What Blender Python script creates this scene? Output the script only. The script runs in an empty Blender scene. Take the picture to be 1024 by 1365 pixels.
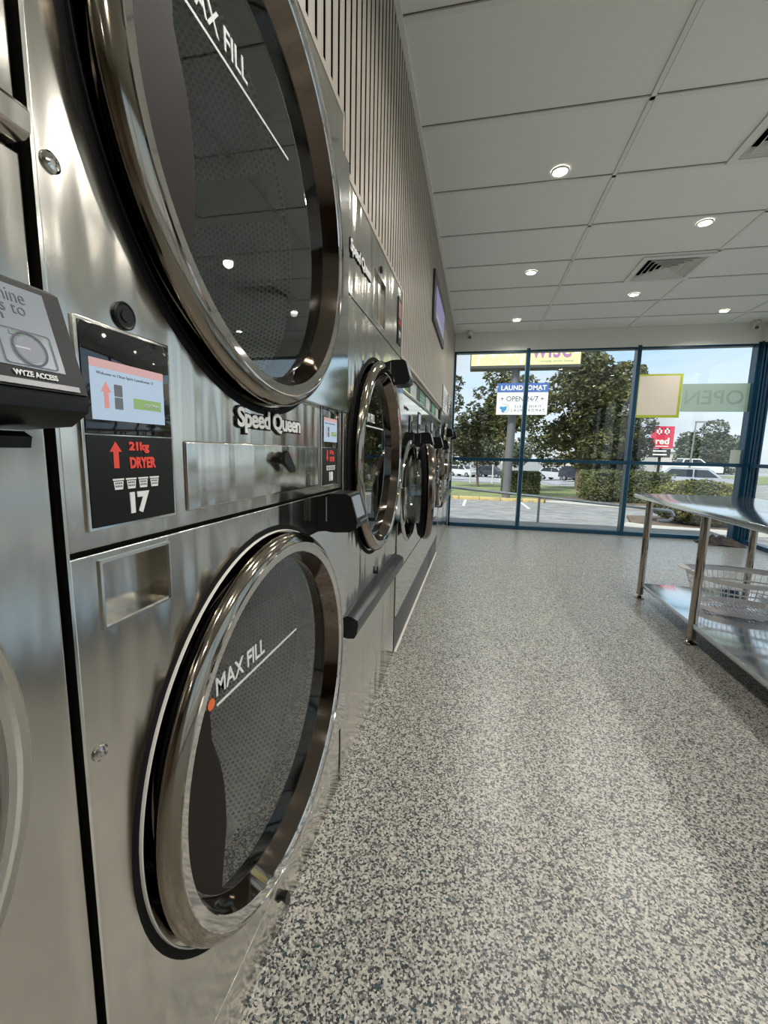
import bpy, bmesh, math, random
from math import sin, cos, pi, sqrt
from mathutils import Vector, Matrix
random.seed(7)
S = bpy.context.scene
COL = S.collection

# ------------------------------------------------------------------ camera
cam_d = bpy.data.cameras.new('camera'); cam = bpy.data.objects.new('camera', cam_d); COL.objects.link(cam)
R0 = (0.976681, 0.213626, 0.021389)
R1 = (0.050986, -0.134014, -0.989667)
R2 = (-0.208552, 0.967680, -0.141781)
m = Matrix(((R0[0], -R1[0], -R2[0], 0.405), (R0[1], -R1[1], -R2[1], 0.0), (R0[2], -R1[2], -R2[2], 1.13), (0, 0, 0, 1)))
cam.matrix_world = m
cam_d.sensor_fit = 'VERTICAL'; cam_d.sensor_height = 36; cam_d.lens = 564.19 / 1365 * 36
cam_d.clip_start = 0.01; cam_d.clip_end = 500
S.camera = cam

# ------------------------------------------------------------------ view, world, sun
S.view_settings.view_transform = 'Standard'; S.view_settings.look = 'None'
S.view_settings.gamma = 1; S.view_settings.use_curve_mapping = False
S.view_settings.exposure = 0.35
W = bpy.data.worlds.new('sky'); S.world = W; W.use_nodes = True
nt = W.node_tree; nt.nodes.clear()
def N(t, nt_, **k):
    n = nt_.nodes.new(t)
    for a, b in k.items(): setattr(n, a, b)
    return n
tc = N('ShaderNodeTexCoord', nt); sp = N('ShaderNodeSeparateXYZ', nt)
nt.links.new(tc.outputs['Generated'], sp.inputs[0])
grad = N('ShaderNodeValToRGB', nt); nt.links.new(sp.outputs['Z'], grad.inputs[0])
e = grad.color_ramp.elements
e[0].position = 0.0; e[0].color = (.66, .74, .80, 1)
e[1].position = 1.0; e[1].color = (.20, .38, .68, 1)
x_ = e.new(0.25); x_.color = (.32, .55, .80, 1)
mp = N('ShaderNodeMapping', nt); mp.inputs['Scale'].default_value = (1.6, 1.6, 4.5)
mp.inputs['Location'].default_value = (0.35, 0.2, 0.1)
nt.links.new(tc.outputs['Generated'], mp.inputs[0])
no = N('ShaderNodeTexNoise', nt); no.inputs['Scale'].default_value = 1.5; no.inputs['Detail'].default_value = 7
no.inputs['Roughness'].default_value = .55
nt.links.new(mp.outputs[0], no.inputs['Vector'])
cr = N('ShaderNodeValToRGB', nt); cr.color_ramp.elements[0].position = .36; cr.color_ramp.elements[1].position = .56
nt.links.new(no.outputs['Fac'], cr.inputs[0])
mx = N('ShaderNodeMix', nt, data_type='RGBA'); nt.links.new(cr.outputs[0], mx.inputs['Factor'])
nt.links.new(grad.outputs[0], mx.inputs['A'])
cl = N('ShaderNodeValToRGB', nt); cl.color_ramp.elements[0].position = .42; cl.color_ramp.elements[0].color = (.76, .81, .86, 1)
cl.color_ramp.elements[1].position = .66; cl.color_ramp.elements[1].color = (.42, .48, .56, 1)
nt.links.new(no.outputs['Fac'], cl.inputs[0]); nt.links.new(cl.outputs[0], mx.inputs['B'])
bg = N('ShaderNodeBackground', nt); bg.inputs[1].default_value = 1.15
nt.links.new(mx.outputs['Result'], bg.inputs[0])
wo = N('ShaderNodeOutputWorld', nt); nt.links.new(bg.outputs[0], wo.inputs[0])
sd = bpy.data.lights.new('sun', 'SUN'); sun = bpy.data.objects.new('sun', sd); COL.objects.link(sun)
sd.energy = 4.2; sd.angle = math.radians(12); sd.color = (1, .95, .86)
sun.rotation_euler = Vector((.45, .75, -1.0)).to_track_quat('-Z', 'Y').to_euler(); sun.location = (0, -20, 30)
DOWNLIGHT_W = 23.0

# ------------------------------------------------------------------ materials
MATS = {}
def mat(name, col, rough=.5, metal=0, bump=None, emit=None, coat=0, spec=None):
    if name in MATS: return MATS[name]
    m_ = bpy.data.materials.new(name); m_.use_nodes = True; t = m_.node_tree
    b = t.nodes['Principled BSDF']
    b.inputs['Base Color'].default_value = (*col, 1); b.inputs['Roughness'].default_value = rough
    b.inputs['Metallic'].default_value = metal; b.inputs['Coat Weight'].default_value = coat
    if spec is not None: b.inputs['Specular IOR Level'].default_value = spec
    if emit: b.inputs['Emission Color'].default_value = (*emit[0], 1); b.inputs['Emission Strength'].default_value = emit[1]
    if bump:
        for i, (sc, st, dist) in enumerate(bump if isinstance(bump, list) else [bump]):
            c = N('ShaderNodeTexCoord', t); mm = N('ShaderNodeMapping', t); mm.inputs['Scale'].default_value = sc
            n = N('ShaderNodeTexNoise', t); n.inputs['Scale'].default_value = 1; n.inputs['Detail'].default_value = 2
            bp = N('ShaderNodeBump', t); bp.inputs['Strength'].default_value = st; bp.inputs['Distance'].default_value = dist
            t.links.new(c.outputs['Object'], mm.inputs[0]); t.links.new(mm.outputs[0], n.inputs['Vector'])
            t.links.new(n.outputs['Fac'], bp.inputs['Height'])
            if i: t.links.new(prev.outputs[0], bp.inputs['Normal'])
            prev = bp
        t.links.new(prev.outputs[0], b.inputs['Normal'])
    MATS[name] = m_
    return m_
def nodes(m_): return m_.node_tree, m_.node_tree.nodes['Principled BSDF']
STEEL = mat('brushed_steel', (.63, .605, .55), .17, 1, bump=[((3.0, 8.0, 1.1), .9, .016), ((30, 90, 1500), .035, .0004)])
STEEL_PLATE = mat('polished_steel_plate', (.62, .62, .60), .08, 1, bump=[((2, 4, 2), .12, .003), ((40, 40, 700), .03, .0004)])
STEEL_T = mat('table_steel', (.72, .74, .76), .11, 1, bump=[((5, 2.5, 5), .35, .003), ((900, 30, 30), .06, .0005)])
CHROME = mat('chrome', (.62, .60, .57), .06, 1)
CHROME_D = mat('dark_chrome', (.40, .365, .32), .08, 1)
CHROME_REFL = mat('bezel_chrome_brown_reflection', (.31, .27, .215), .10, 1)  # chrome, with the brown room's reflection put into its colour
CHROME_REFL_DARK = mat('inner_chrome_dark_reflection', (.17, .14, .115), .07, 1)  # chrome of cone and liner, darkened in colour for a dark reflection
LEGSTEEL = mat('leg_steel', (.42, .37, .31), .08, 1)
BLACK = mat('black_plastic', (.004, .004, .0045), .36, spec=.35)
BLACKG = mat('black_gloss', (.006, .006, .007), .04, coat=1)
BEZEL = mat('terminal_bezel', (.006, .006, .007), .35, spec=.3)
RUBBER = mat('black_rubber', (.005, .005, .005), .7, spec=.2)
DARK = mat('dark_interior', (.010, .009, .008), .8, spec=.1)
TAN = mat('door_mask', (.016, .0125, .010), .55, spec=.15)
LABELB = mat('label_black', (.009, .010, .009), .45, spec=.25)
RED = mat('label_red', (.78, .07, .045), .45)
WHITE = mat('label_white', (.80, .80, .78), .45)
WHITEM = mat('glass_print_white', (.72, .73, .70), .5)
ORANGE = mat('orange_dot', (.85, .16, .04), .5)
SILVER = mat('silver_edge', (.78, .77, .72), .16, 1)
GREENL = mat('green_label', (.03, .16, .07), .4)
PAINTW = mat('painted_ceiling', (.76, .77, .72), .75, bump=((60, 60, 60), .05, .002))
TILE = mat('ceiling_tile', (.78, .79, .735), .85, bump=((260, 260, 260), .25, .002))
TBAR = mat('ceiling_bar', (.72, .73, .68), .6)
BLUE = mat('navy_frame', (.005, .045, .085), .3, .2)
LBLUE = mat('frame_edge', (.30, .36, .40), .4, .3)
SLAT = mat('slat_laminate', (.40, .36, .30), .42, bump=((120, 8, 8), .05, .001))
WOODB = mat('timber_wall', (.10, .06, .035), .5, bump=((3, 3, 40), .1, .002))
WALLW = mat('plaster', (.50, .47, .42), .8)
BASKET = mat('basket_plastic', (.86, .81, .80), .42)
ASPH = mat('asphalt', (.20, .20, .20), .85, bump=((9, 9, 9), .3, .02))
CONC = mat('concrete', (.42, .41, .39), .85)
YELLOW = mat('kerb_yellow', (.72, .52, .16), .8)
LINEW = mat('line_paint', (.75, .75, .73), .7)
BARK = mat('bark', (.16, .12, .09), .9)
GALV = mat('galvanised', (.42, .43, .44), .35, .8)
CARGLASS = mat('car_glass', (.02, .025, .03), .06)
TYRE = mat('tyre', (.015, .015, .015), .7)
LIGHTM = mat('lamp_disc', (1, 1, 1), .5, emit=((1, .93, .82), 25))
def noise_color(m_, c1, c2, scale, det=4, lo=.35, hi=.65):
    t, b = nodes(m_); c = N('ShaderNodeTexCoord', t); n = N('ShaderNodeTexNoise', t); r = N('ShaderNodeValToRGB', t)
    n.inputs['Scale'].default_value = scale; n.inputs['Detail'].default_value = det
    r.color_ramp.elements[0].position = lo; r.color_ramp.elements[0].color = (*c1, 1)
    r.color_ramp.elements[1].position = hi; r.color_ramp.elements[1].color = (*c2, 1)
    t.links.new(c.outputs['Object'], n.inputs['Vector']); t.links.new(n.outputs['Fac'], r.inputs[0]); t.links.new(r.outputs[0], b.inputs['Base Color'])
noise_color(ASPH, (.20, .20, .20), (.34, .335, .33), 2.2, 8)
noise_color(YELLOW, (.26, .22, .14), (.55, .42, .18), 5, 6, .3, .5)
GRASS = mat('grass', (.1, .2, .04), .9); noise_color(GRASS, (.14, .19, .06), (.30, .31, .15), 1.2, 5)
MULCH = mat('mulch', (.1, .06, .04), .95); noise_color(MULCH, (.09, .06, .04), (.22, .16, .11), 6, 5)
def leaf_mat(name, c1, c2):
    m_ = mat(name, c1, .55); noise_color(m_, c1, c2, 1.1, 3, .35, .65); return m_
LEAF = [leaf_mat('leaf_olive', (.035, .045, .014), (.14, .14, .04)), leaf_mat('leaf_dark', (.025, .035, .014), (.085, .088, .032)),
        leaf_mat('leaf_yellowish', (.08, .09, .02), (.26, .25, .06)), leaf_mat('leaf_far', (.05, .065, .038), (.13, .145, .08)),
        leaf_mat('leaf_hedge', (.04, .055, .014), (.14, .155, .045))]
# terrazzo-look flake floor
FLOOR = mat('flake_floor', (.5, .5, .5), .37, coat=.38)
t, b = nodes(FLOOR); b.inputs['Coat Roughness'].default_value = .27
c = N('ShaderNodeTexCoord', t); v = N('ShaderNodeTexVoronoi', t); v.inputs['Scale'].default_value = 215
nn = N('ShaderNodeTexNoise', t); nn.inputs['Scale'].default_value = 220; nn.inputs['Detail'].default_value = 1
ad = N('ShaderNodeMix', t, data_type='VECTOR'); ad.inputs['Factor'].default_value = .006
t.links.new(c.outputs['Object'], nn.inputs['Vector']); t.links.new(c.outputs['Object'], ad.inputs['A']); t.links.new(nn.outputs['Color'], ad.inputs['B'])
t.links.new(ad.outputs['Result'], v.inputs['Vector'])
sx = N('ShaderNodeSeparateColor', t); t.links.new(v.outputs['Color'], sx.inputs[0])
r = N('ShaderNodeValToRGB', t); r.color_ramp.interpolation = 'CONSTANT'
pal = [(0, (.40, .385, .33)), (.31, (.25, .24, .215)), (.52, (.12, .118, .108)), (.64, (.038, .038, .040)), (.76, (.006, .008, .012)), (.88, (.006, .038, .05)), (.94, (.50, .485, .43))]
els = r.color_ramp.elements; els[0].position = 0; els[0].color = (*pal[0][1], 1); els[1].position = pal[1][0]; els[1].color = (*pal[1][1], 1)
for p_, c_ in pal[2:]:
    q = els.new(p_); q.color = (*c_, 1)
t.links.new(sx.outputs[0], r.inputs[0]); t.links.new(r.outputs[0], b.inputs['Base Color'])
# glass: clear pane, mirror by Fresnel
def glass(name, ior, tint=(.95, .97, .96), rough=0.0):
    m_ = bpy.data.materials.new(name); m_.use_nodes = True; t = m_.node_tree; t.nodes.clear()
    o = N('ShaderNodeOutputMaterial', t); mi = N('ShaderNodeMixShader', t); 
    ge = N('ShaderNodeNewGeometry', t); dt = N('ShaderNodeVectorMath', t, operation='DOT_PRODUCT'); ab = N('ShaderNodeMath', t, operation='ABSOLUTE')
    t.links.new(ge.outputs['Normal'], dt.inputs[0]); t.links.new(ge.outputs['Incoming'], dt.inputs[1]); t.links.new(dt.outputs['Value'], ab.inputs[0])
    su = N('ShaderNodeMath', t, operation='SUBTRACT'); su.inputs[0].default_value = 1; t.links.new(ab.outputs[0], su.inputs[1])
    pw = N('ShaderNodeMath', t, operation='POWER'); pw.inputs[1].default_value = 5; t.links.new(su.outputs[0], pw.inputs[0])
    f = N('ShaderNodeMath', t, operation='MULTIPLY_ADD'); f.inputs[1].default_value = 1 - ior; f.inputs[2].default_value = ior; t.links.new(pw.outputs[0], f.inputs[0])
    tr = N('ShaderNodeBsdfTransparent', t); tr.inputs[0].default_value = (*tint, 1)
    gl = N('ShaderNodeBsdfGlossy', t); gl.inputs['Roughness'].default_value = rough; gl.inputs[0].default_value = (.95, .97, .97, 1)
    t.links.new(f.outputs[0], mi.inputs[0]); t.links.new(tr.outputs[0], mi.inputs[1]); t.links.new(gl.outputs[0], mi.inputs[2]); t.links.new(mi.outputs[0], o.inputs[0])
    return m_
GLASS = glass('window_glass', .04); DGLASS = glass('door_glass', .13, (.84, .88, .84))
# drum metal with staggered round holes, driven by metric UVs
DRUM = mat('perforated_drum', (.30, .31, .29), .35, .6)
t, b = nodes(DRUM)
uv = N('ShaderNodeUVMap', t)
def lattice(off):
    mpn = N('ShaderNodeMapping', t); mpn.inputs['Scale'].default_value = (1 / .0135, 1 / .0234, 1); mpn.inputs['Location'].default_value = (off, off, 0)
    fr = N('ShaderNodeVectorMath', t, operation='FRACTION'); sb = N('ShaderNodeVectorMath', t, operation='SUBTRACT'); sb.inputs[1].default_value = (.5, .5, 0)
    ml = N('ShaderNodeVectorMath', t, operation='MULTIPLY'); ml.inputs[1].default_value = (.0135, .0234, 0); ln = N('ShaderNodeVectorMath', t, operation='LENGTH')
    t.links.new(uv.outputs[0], mpn.inputs[0]); t.links.new(mpn.outputs[0], fr.inputs[0]); t.links.new(fr.outputs[0], sb.inputs[0]); t.links.new(sb.outputs[0], ml.inputs[0]); t.links.new(ml.outputs[0], ln.inputs[0])
    return ln.outputs['Value']
mn = N('ShaderNodeMath', t, operation='MINIMUM'); t.links.new(lattice(0), mn.inputs[0]); t.links.new(lattice(.5), mn.inputs[1])
ls = N('ShaderNodeMath', t, operation='GREATER_THAN'); ls.inputs[1].default_value = .0042; t.links.new(mn.outputs[0], ls.inputs[0])
mxc = N('ShaderNodeMix', t, data_type='RGBA'); mxc.inputs['A'].default_value = (.01, .011, .01, 1); mxc.inputs['B'].default_value = (.30, .32, .30, 1)
t.links.new(ls.outputs[0], mxc.inputs['Factor']); t.links.new(mxc.outputs['Result'], b.inputs['Base Color'])

# ------------------------------------------------------------------ mesh helpers
class MB:
    def __init__(s): s.v = []; s.f = []; s.uv = {}
    def add(s, vs, fs, uvs=None):
        o = len(s.v); s.v += [tuple(p) for p in vs]
        for i, f in enumerate(fs):
            if uvs: s.uv[len(s.f)] = uvs[i]
            s.f.append(tuple(a + o for a in f))
        return s
    def box(s, x0, x1, y0, y1, z0, z1, b=0):
        if b <= 0:
            vs = [(x, y, z) for x in (x0, x1) for y in (y0, y1) for z in (z0, z1)]
            return s.add(vs, [(0, 1, 3, 2), (4, 6, 7, 5), (0, 4, 5, 1), (2, 3, 7, 6), (0, 2, 6, 4), (1, 5, 7, 3)])
        bm = bmesh.new(); bmesh.ops.create_cube(bm, size=1)
        for q in bm.verts: q.co = Vector(((x0 + x1) / 2 + q.co.x * (x1 - x0), (y0 + y1) / 2 + q.co.y * (y1 - y0), (z0 + z1) / 2 + q.co.z * (z1 - z0)))
        bmesh.ops.bevel(bm, geom=bm.edges[:], offset=b, segments=3, affect='EDGES', profile=.5)
        bm.verts.index_update(); s.add([q.co for q in bm.verts], [[q.index for q in f.verts] for f in bm.faces]); bm.free(); return s
    def lathe(s, prof, c=(0, 0), n=96, axis='x', uvmode=None, R_=1):
        # prof: (along, r); around axis through c
        vs = []; fs = []; uvs = []
        for a, r_ in prof:
            for k in range(n):
                t_ = 2 * pi * k / n
                if axis == 'x': vs.append((a, c[0] + r_ * cos(t_), c[1] + r_ * sin(t_)))
                elif axis == 'z': vs.append((c[0] + r_ * cos(t_), c[1] + r_ * sin(t_), a))
                else: vs.append((c[0] + r_ * cos(t_), a, c[1] + r_ * sin(t_)))
        L_ = 0
        for i in range(len(prof) - 1):
            dl = math.hypot(prof[i + 1][0] - prof[i][0], prof[i + 1][1] - prof[i][1])
            for k in range(n):
                k2 = (k + 1) % n
                fs.append((i * n + k, i * n + k2, (i + 1) * n + k2, (i + 1) * n + k))
                if uvmode == 'side':
                    u0 = 2 * pi * k / n * R_; u1 = 2 * pi * (k + 1) / n * R_
                    uvs.append([(u0, L_), (u1, L_), (u1, L_ + dl), (u0, L_ + dl)])
                elif uvmode == 'flat':
                    uvs.append([(vs[j][1], vs[j][2]) for j in fs[-1]])
            L_ += dl
        return s.add(vs, fs, uvs if uvmode else None)
    def disc(s, x, c, r_, n=64, axis='x', flat=False):
        if axis == 'x': vs = [(x, c[0] + r_ * cos(2 * pi * k / n), c[1] + r_ * sin(2 * pi * k / n)) for k in range(n)]
        elif axis == 'z': vs = [(c[0] + r_ * cos(2 * pi * k / n), c[1] + r_ * sin(2 * pi * k / n), x) for k in range(n)]
        else: vs = [(c[0] + r_ * cos(2 * pi * k / n), x, c[1] + r_ * sin(2 * pi * k / n)) for k in range(n)]
        return s.add(vs, [tuple(range(n))], [[(q[1], q[2]) for q in vs]] if flat else None)
    def cyl(s, p0, p1, r0, r1=None, n=16, caps=True):
        r1 = r0 if r1 is None else r1
        p0 = Vector(p0); p1 = Vector(p1); d = (p1 - p0).normalized()
        u = d.orthogonal().normalized(); w = d.cross(u)
        vs = [p0 + (u * cos(2 * pi * k / n) + w * sin(2 * pi * k / n)) * r0 for k in range(n)] + [p1 + (u * cos(2 * pi * k / n) + w * sin(2 * pi * k / n)) * r1 for k in range(n)]
        fs = [(k, (k + 1) % n, n + (k + 1) % n, n + k) for k in range(n)]
        if caps: fs += [tuple(range(n - 1, -1, -1)), tuple(range(n, 2 * n))]
        return s.add(vs, fs)
    def tube(s, pts, r_, n=8, closed=False):
        pts = [Vector(p) for p in pts]; m_ = len(pts); vs = []; fs = []
        up = Vector((0, 0, 1))
        for i, p in enumerate(pts):
            a = pts[(i - 1) % m_] if (closed or i) else p; b_ = pts[(i + 1) % m_] if (closed or i < m_ - 1) else p
            d = (b_ - a).normalized(); u = d.cross(up)
            if u.length < 1e-3: u = d.cross(Vector((1, 0, 0)))
            u.normalize(); w = d.cross(u)
            vs += [p + (u * cos(2 * pi * k / n) + w * sin(2 * pi * k / n)) * r_ for k in range(n)]
        for i in range(m_ if closed else m_ - 1):
            j = (i + 1) % m_
            fs += [(i * n + k, i * n + (k + 1) % n, j * n + (k + 1) % n, j * n + k) for k in range(n)]
        if not closed: fs += [tuple(range(n - 1, -1, -1)), tuple(range((m_ - 1) * n, m_ * n))]
        return s.add(vs, fs)
    def poly_x(s, pts, x0, x1):   # prism of a (y,z) outline between x0 and x1
        n = len(pts); vs = [(x0, *p) for p in pts] + [(x1, *p) for p in pts]
        return s.add(vs, [tuple(range(n))[::-1], tuple(range(n, 2 * n))] + [(k, (k + 1) % n, n + (k + 1) % n, n + k) for k in range(n)])
    def poly_y(s, pts, y0, y1):   # prism of an (x,z) outline
        n = len(pts); vs = [(p[0], y0, p[1]) for p in pts] + [(p[0], y1, p[1]) for p in pts]
        return s.add(vs, [tuple(range(n))[::-1], tuple(range(n, 2 * n))] + [(k, (k + 1) % n, n + (k + 1) % n, n + k) for k in range(n)])
    def build(s, name, mt, parent=None, loc=None, smooth=True):
        me = bpy.data.meshes.new(name); me.from_pydata(s.v, [], s.f)
        if s.uv:
            ul = me.uv_layers.new(name='UVMap')
            for p in me.polygons:
                if p.index in s.uv:
                    for k, li in enumerate(p.loop_indices): ul.data[li].uv = s.uv[p.index][k]
        bm = bmesh.new(); bm.from_mesh(me); bmesh.ops.recalc_face_normals(bm, faces=bm.faces[:]); bm.to_mesh(me); bm.free()
        me.update()
        if smooth: me.shade_smooth(); me.set_sharp_from_angle(angle=math.radians(32))
        me.materials.append(mt)
        o = bpy.data.objects.new(name, me); COL.objects.link(o)
        if parent: o.parent = parent
        if loc: o.location = loc
        return o
def tag(o, label=None, cat=None, group=None, kind=None):
    if label: o['label'] = label
    if cat: o['category'] = cat
    if group: o['group'] = group
    if kind: o['kind'] = kind
    return o
def empty(name, loc=(0, 0, 0), rz=0, **k):
    o = bpy.data.objects.new(name, None); o.empty_display_size = .05; COL.objects.link(o); o.location = loc; o.rotation_euler = (0, 0, rz)
    return tag(o, **k)
def kids(o): return [c for c in COL.objects if c.parent == o]
def copy_tree(o, parent=None):
    c = o.copy(); COL.objects.link(c)
    if parent: c.parent = parent
    for ch in kids(o): copy_tree(ch, c)
    return c
def struct(o): o['kind'] = 'structure'; return o
def plate(name, outer, holes, x0, x1, mt, parent, bev=.0015):
    """sheet-metal plate in the y-z plane with holes; outer/holes: lists of (y,z)"""
    cu = bpy.data.curves.new(name, 'CURVE'); cu.dimensions = '2D'; cu.fill_mode = 'BOTH'
    for pts in [outer] + holes:
        sp_ = cu.splines.new('POLY'); sp_.points.add(len(pts) - 1)
        for i, p in enumerate(pts): sp_.points[i].co = (p[0], p[1], 0, 1)
        sp_.use_cyclic_u = True
    cu.extrude = max((x1 - x0) / 2 - bev, .0002); cu.bevel_depth = bev; cu.bevel_resolution = 2; cu.offset = -bev
    o = bpy.data.objects.new(name, cu); me = bpy.data.meshes.new_from_object(o); bpy.data.objects.remove(o)
    me.transform(Matrix(((0, 0, 1, (x0 + x1) / 2), (1, 0, 0, 0), (0, 1, 0, 0), (0, 0, 0, 1))))
    me.materials.clear(); me.materials.append(mt); me.shade_smooth(); me.set_sharp_from_angle(angle=math.radians(32))
    o = bpy.data.objects.new(name, me); COL.objects.link(o); o.parent = parent
    return o
def circ(y, z, r_, n=96): return [(y + r_ * cos(2 * pi * k / n), z + r_ * sin(2 * pi * k / n)) for k in range(n)]
def rect(y0, y1, z0, z1, r_=0.0, n=5):
    if r_ <= 0: return [(y0, z0), (y1, z0), (y1, z1), (y0, z1)]
    out = []
    for cy, cz, a0 in ((y1 - r_, z0 + r_, -pi / 2), (y1 - r_, z1 - r_, 0), (y0 + r_, z1 - r_, pi / 2), (y0 + r_, z0 + r_, pi)):
        out += [(cy + r_ * cos(a0 + pi / 2 * k / n), cz + r_ * sin(a0 + pi / 2 * k / n)) for k in range(n + 1)]
    return out
FACE_X = Matrix(((0, 0, 1), (1, 0, 0), (0, 1, 0)))      # text readable when looking towards -x
FACE_NY = Matrix(((1, 0, 0), (0, 0, -1), (0, 1, 0)))    # text readable when looking towards +y
FACE_PY = Matrix(((-1, 0, 0), (0, 0, 1), (0, 1, 0)))    # text readable when looking towards -y
def text(body, mt, parent, org, w, h, frame=FACE_X, ext=.0006, off=0.0, name='lettering', shear=0, space=1.0):
    """lettering fitted into w x h, lower-left corner at org"""
    cu = bpy.data.curves.new(name, 'FONT'); cu.body = body; cu.size = 1; cu.extrude = .01; cu.offset = off; cu.shear = shear; cu.space_character = space
    cu.align_x = 'CENTER' if '\n' in body else 'LEFT'; cu.resolution_u = 3
    o = bpy.data.objects.new(name, cu); me = bpy.data.meshes.new_from_object(o); bpy.data.objects.remove(o)
    xs = [q.co.x for q in me.vertices]; ys = [q.co.y for q in me.vertices]
    x0, x1, y0, y1 = min(xs), max(xs), min(ys), max(ys)
    for q in me.vertices:
        l = Vector(((q.co.x - x0) / (x1 - x0) * w, (q.co.y - y0) / (y1 - y0) * h, q.co.z / .01 * ext))
        q.co = Vector(org) + frame @ l
    me.materials.clear(); me.materials.append(mt)
    o = bpy.data.objects.new(name, me); COL.objects.link(o)
    if parent: o.parent = parent
    return o

# ------------------------------------------------------------------ room shell
H = 2.86; YW = 6.63; XR = 3.95; YB = -4.2
struct(MB().box(-1.0, XR + .1, YB - .1, YW + .08, -.12, 0).build('floor', FLOOR, smooth=False))
struct(MB().box(-1.15, -1.0, YB - .1, YW + .1, -.12, 3.0).build('wall_left', WALLW, smooth=False))
struct(MB().box(-1.0, XR + .1, YB - .12, YB, 0, 3.0).build('wall_back', WOODB, smooth=False))
struct(MB().box(XR, XR + .12, YB, -1.6, 0, 3.0).build('wall_right', WALLW, smooth=False))
for k, x in enumerate((-.1, .55, 1.2, 2.3, 3.3)): struct(MB().box(x, x + .22, YB, YB + .05, 0, H).build('trim_1%d' % k, mat('added_streak_strip', (.72, .60, .48), .5), smooth=False))  # unseen pale strips, added to streak the reflections in the steel
b_ = MB(); b_.box(0, XR + .1, 6.60, 6.78, 2.61, 3.0)
struct(b_.build('wall_front', PAINTW, smooth=False))
struct(MB().box(-.98, .0, 6.52, 6.78, 0, 3.0).build('wall_front_pier', WALLW, smooth=False)).name = 'wall_front.001'
struct(MB().box(XR - .03, XR + .15, -1.6, 6.60, 2.61, 3.0).build('trim_1', PAINTW, smooth=False))
# ceiling: tiles a little above a T-bar grid
VC = [(2.03, 4.66), (2.04, 2.86)]
c_ = MB(); cy = YB
for vx, vy in sorted(VC, key=lambda q: q[1]):
    c_.box(-1.0, XR + .1, cy, vy - .25, H + .008, H + .12)
    c_.box(-1.0, vx - .25, vy - .25, vy + .25, H + .008, H + .12); c_.box(vx + .25, XR + .1, vy - .25, vy + .25, H + .008, H + .12); cy = vy + .25
c_.box(-1.0, XR + .1, cy, YW + .1, H + .008, H + .12)
struct(c_.build('ceiling', TILE, smooth=False))
g_ = MB()
xs_ = [-.01 + 1.16 * k for k in range(0, 4)]
ys_ = [2.545 + .6 * k for k in range(-11, 7)]
for x in xs_[1:]: g_.box(x - .012, x + .012, YB, 6.6, H, H + .009)
for y in ys_:
    g_.box(.0, XR, y - .012, y + .012, H, H + .009)
g_.box(.0, .022, YB, 6.6, H - .004, H + .009); g_.box(0, XR, 6.58, 6.6, H - .004, H + .009)
struct(g_.build('trim_2', TBAR, smooth=False))
bar_shade = MB()  # dark strips that paint the shade along one side of each T-bar
for x in xs_[1:]: bar_shade.box(x + .0122, x + .0165, YB, 6.58, H + .0066, H + .0079)
for y in ys_: bar_shade.box(.022, XR, y - .0165, y - .0122, H + .0066, H + .0079)
struct(bar_shade.build('grid_shade', mat('grid_painted_shade', (.16, .16, .15), .9), smooth=False))
# slat cladding above the machines
sl = MB(); fr_ = MB()
segs = [(-1.9, 1.243, 2.048), (1.243, 2.215, 1.925), (2.215, 4.745, 1.62), (4.745, 6.60, 1.885)]
pitch = .0535
yy = 0.982 - pitch * 60 + .012
while yy < 6.55:
    z0 = [s_[2] for s_ in segs if s_[0] <= yy < s_[1]]
    if z0: sl.box(-.0012, 0.0, yy, yy + .0375, z0[0] + .002, H)
    yy += pitch
for y0, y1, z0 in segs: fr_.box(-.024, .001, y0, y1, z0 - .014, z0 + .004)
fr_.box(-.024, .001, 1.236, 1.250, 1.912, 2.05); fr_.box(-.024, .001, 2.208, 2.222, 1.606, 1.926); fr_.box(-.024, .001, 4.738, 4.752, 1.606, 1.886)
fr_.box(-.024, .004, 6.56, 6.60, 1.6, H)
struct(sl.build('trim_4', SLAT, smooth=False)); struct(fr_.build('trim_5', SLAT, smooth=False))
bk = MB()
for y0, y1, z0 in segs: bk.box(-.05, -.0035, y0, y1, z0 - .012, H)
struct(bk.build('trim_6', mat('slat_backing', (.004, .004, .004), 1, spec=0), smooth=False))
# ---- windows: front glazing, three bays; corner post; right glazing
def frame_bar(mb, *a): mb.box(*a)
mx_ = [0.0, 1.047, 2.49, 3.90]
for i in range(3):
    x0, x1 = mx_[i], mx_[i + 1]; w_ = MB()
    w_.box(x0, x1, YW - .02, YW + .08, 0, .055); w_.box(x0, x1, YW - .02, YW + .08, 1.022, 1.068); w_.box(x0, x1, YW - .02, YW + .08, 2.585, 2.63)
    w_.box(x1 - .024, x1 + .024, YW - .035, YW + .095, 0, 2.63)
    if i == 0: w_.box(0, .03, YW - .02, YW + .08, 0, 2.61)
    o = struct(w_.build('window_%d' % (i + 1), BLUE, smooth=False))
    e_ = MB().box(x1 + .0245, x1 + .032, YW - .02, YW + .07, .055, 2.6).build('frame_edge', LBLUE, o, smooth=False)
    MB().box(x0 + .025, x1 - .025, YW + .028, YW + .034, .05, 2.6).build('window_pane', GLASS, o, smooth=False)
cp = MB(); cp.box(3.905, 4.06, 6.56, 6.74, 0, 2.63)
for k, (dx, dy) in enumerate([(0.0, 0), (.035, 0), (.075, 0), (.115, 0)]): cp.box(3.912 + dx, 3.925 + dx, 6.54, 6.56, 0, 2.61)
for dy in (.03, .08, .13): cp.box(3.885, 3.905, 6.56 + dy, 6.575 + dy, 0, 2.61)
struct(cp.build('trim_7', BLUE, smooth=False))
ry = [6.56, 5.15, 3.72, 2.29, .86, -.57, -1.6]
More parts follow.
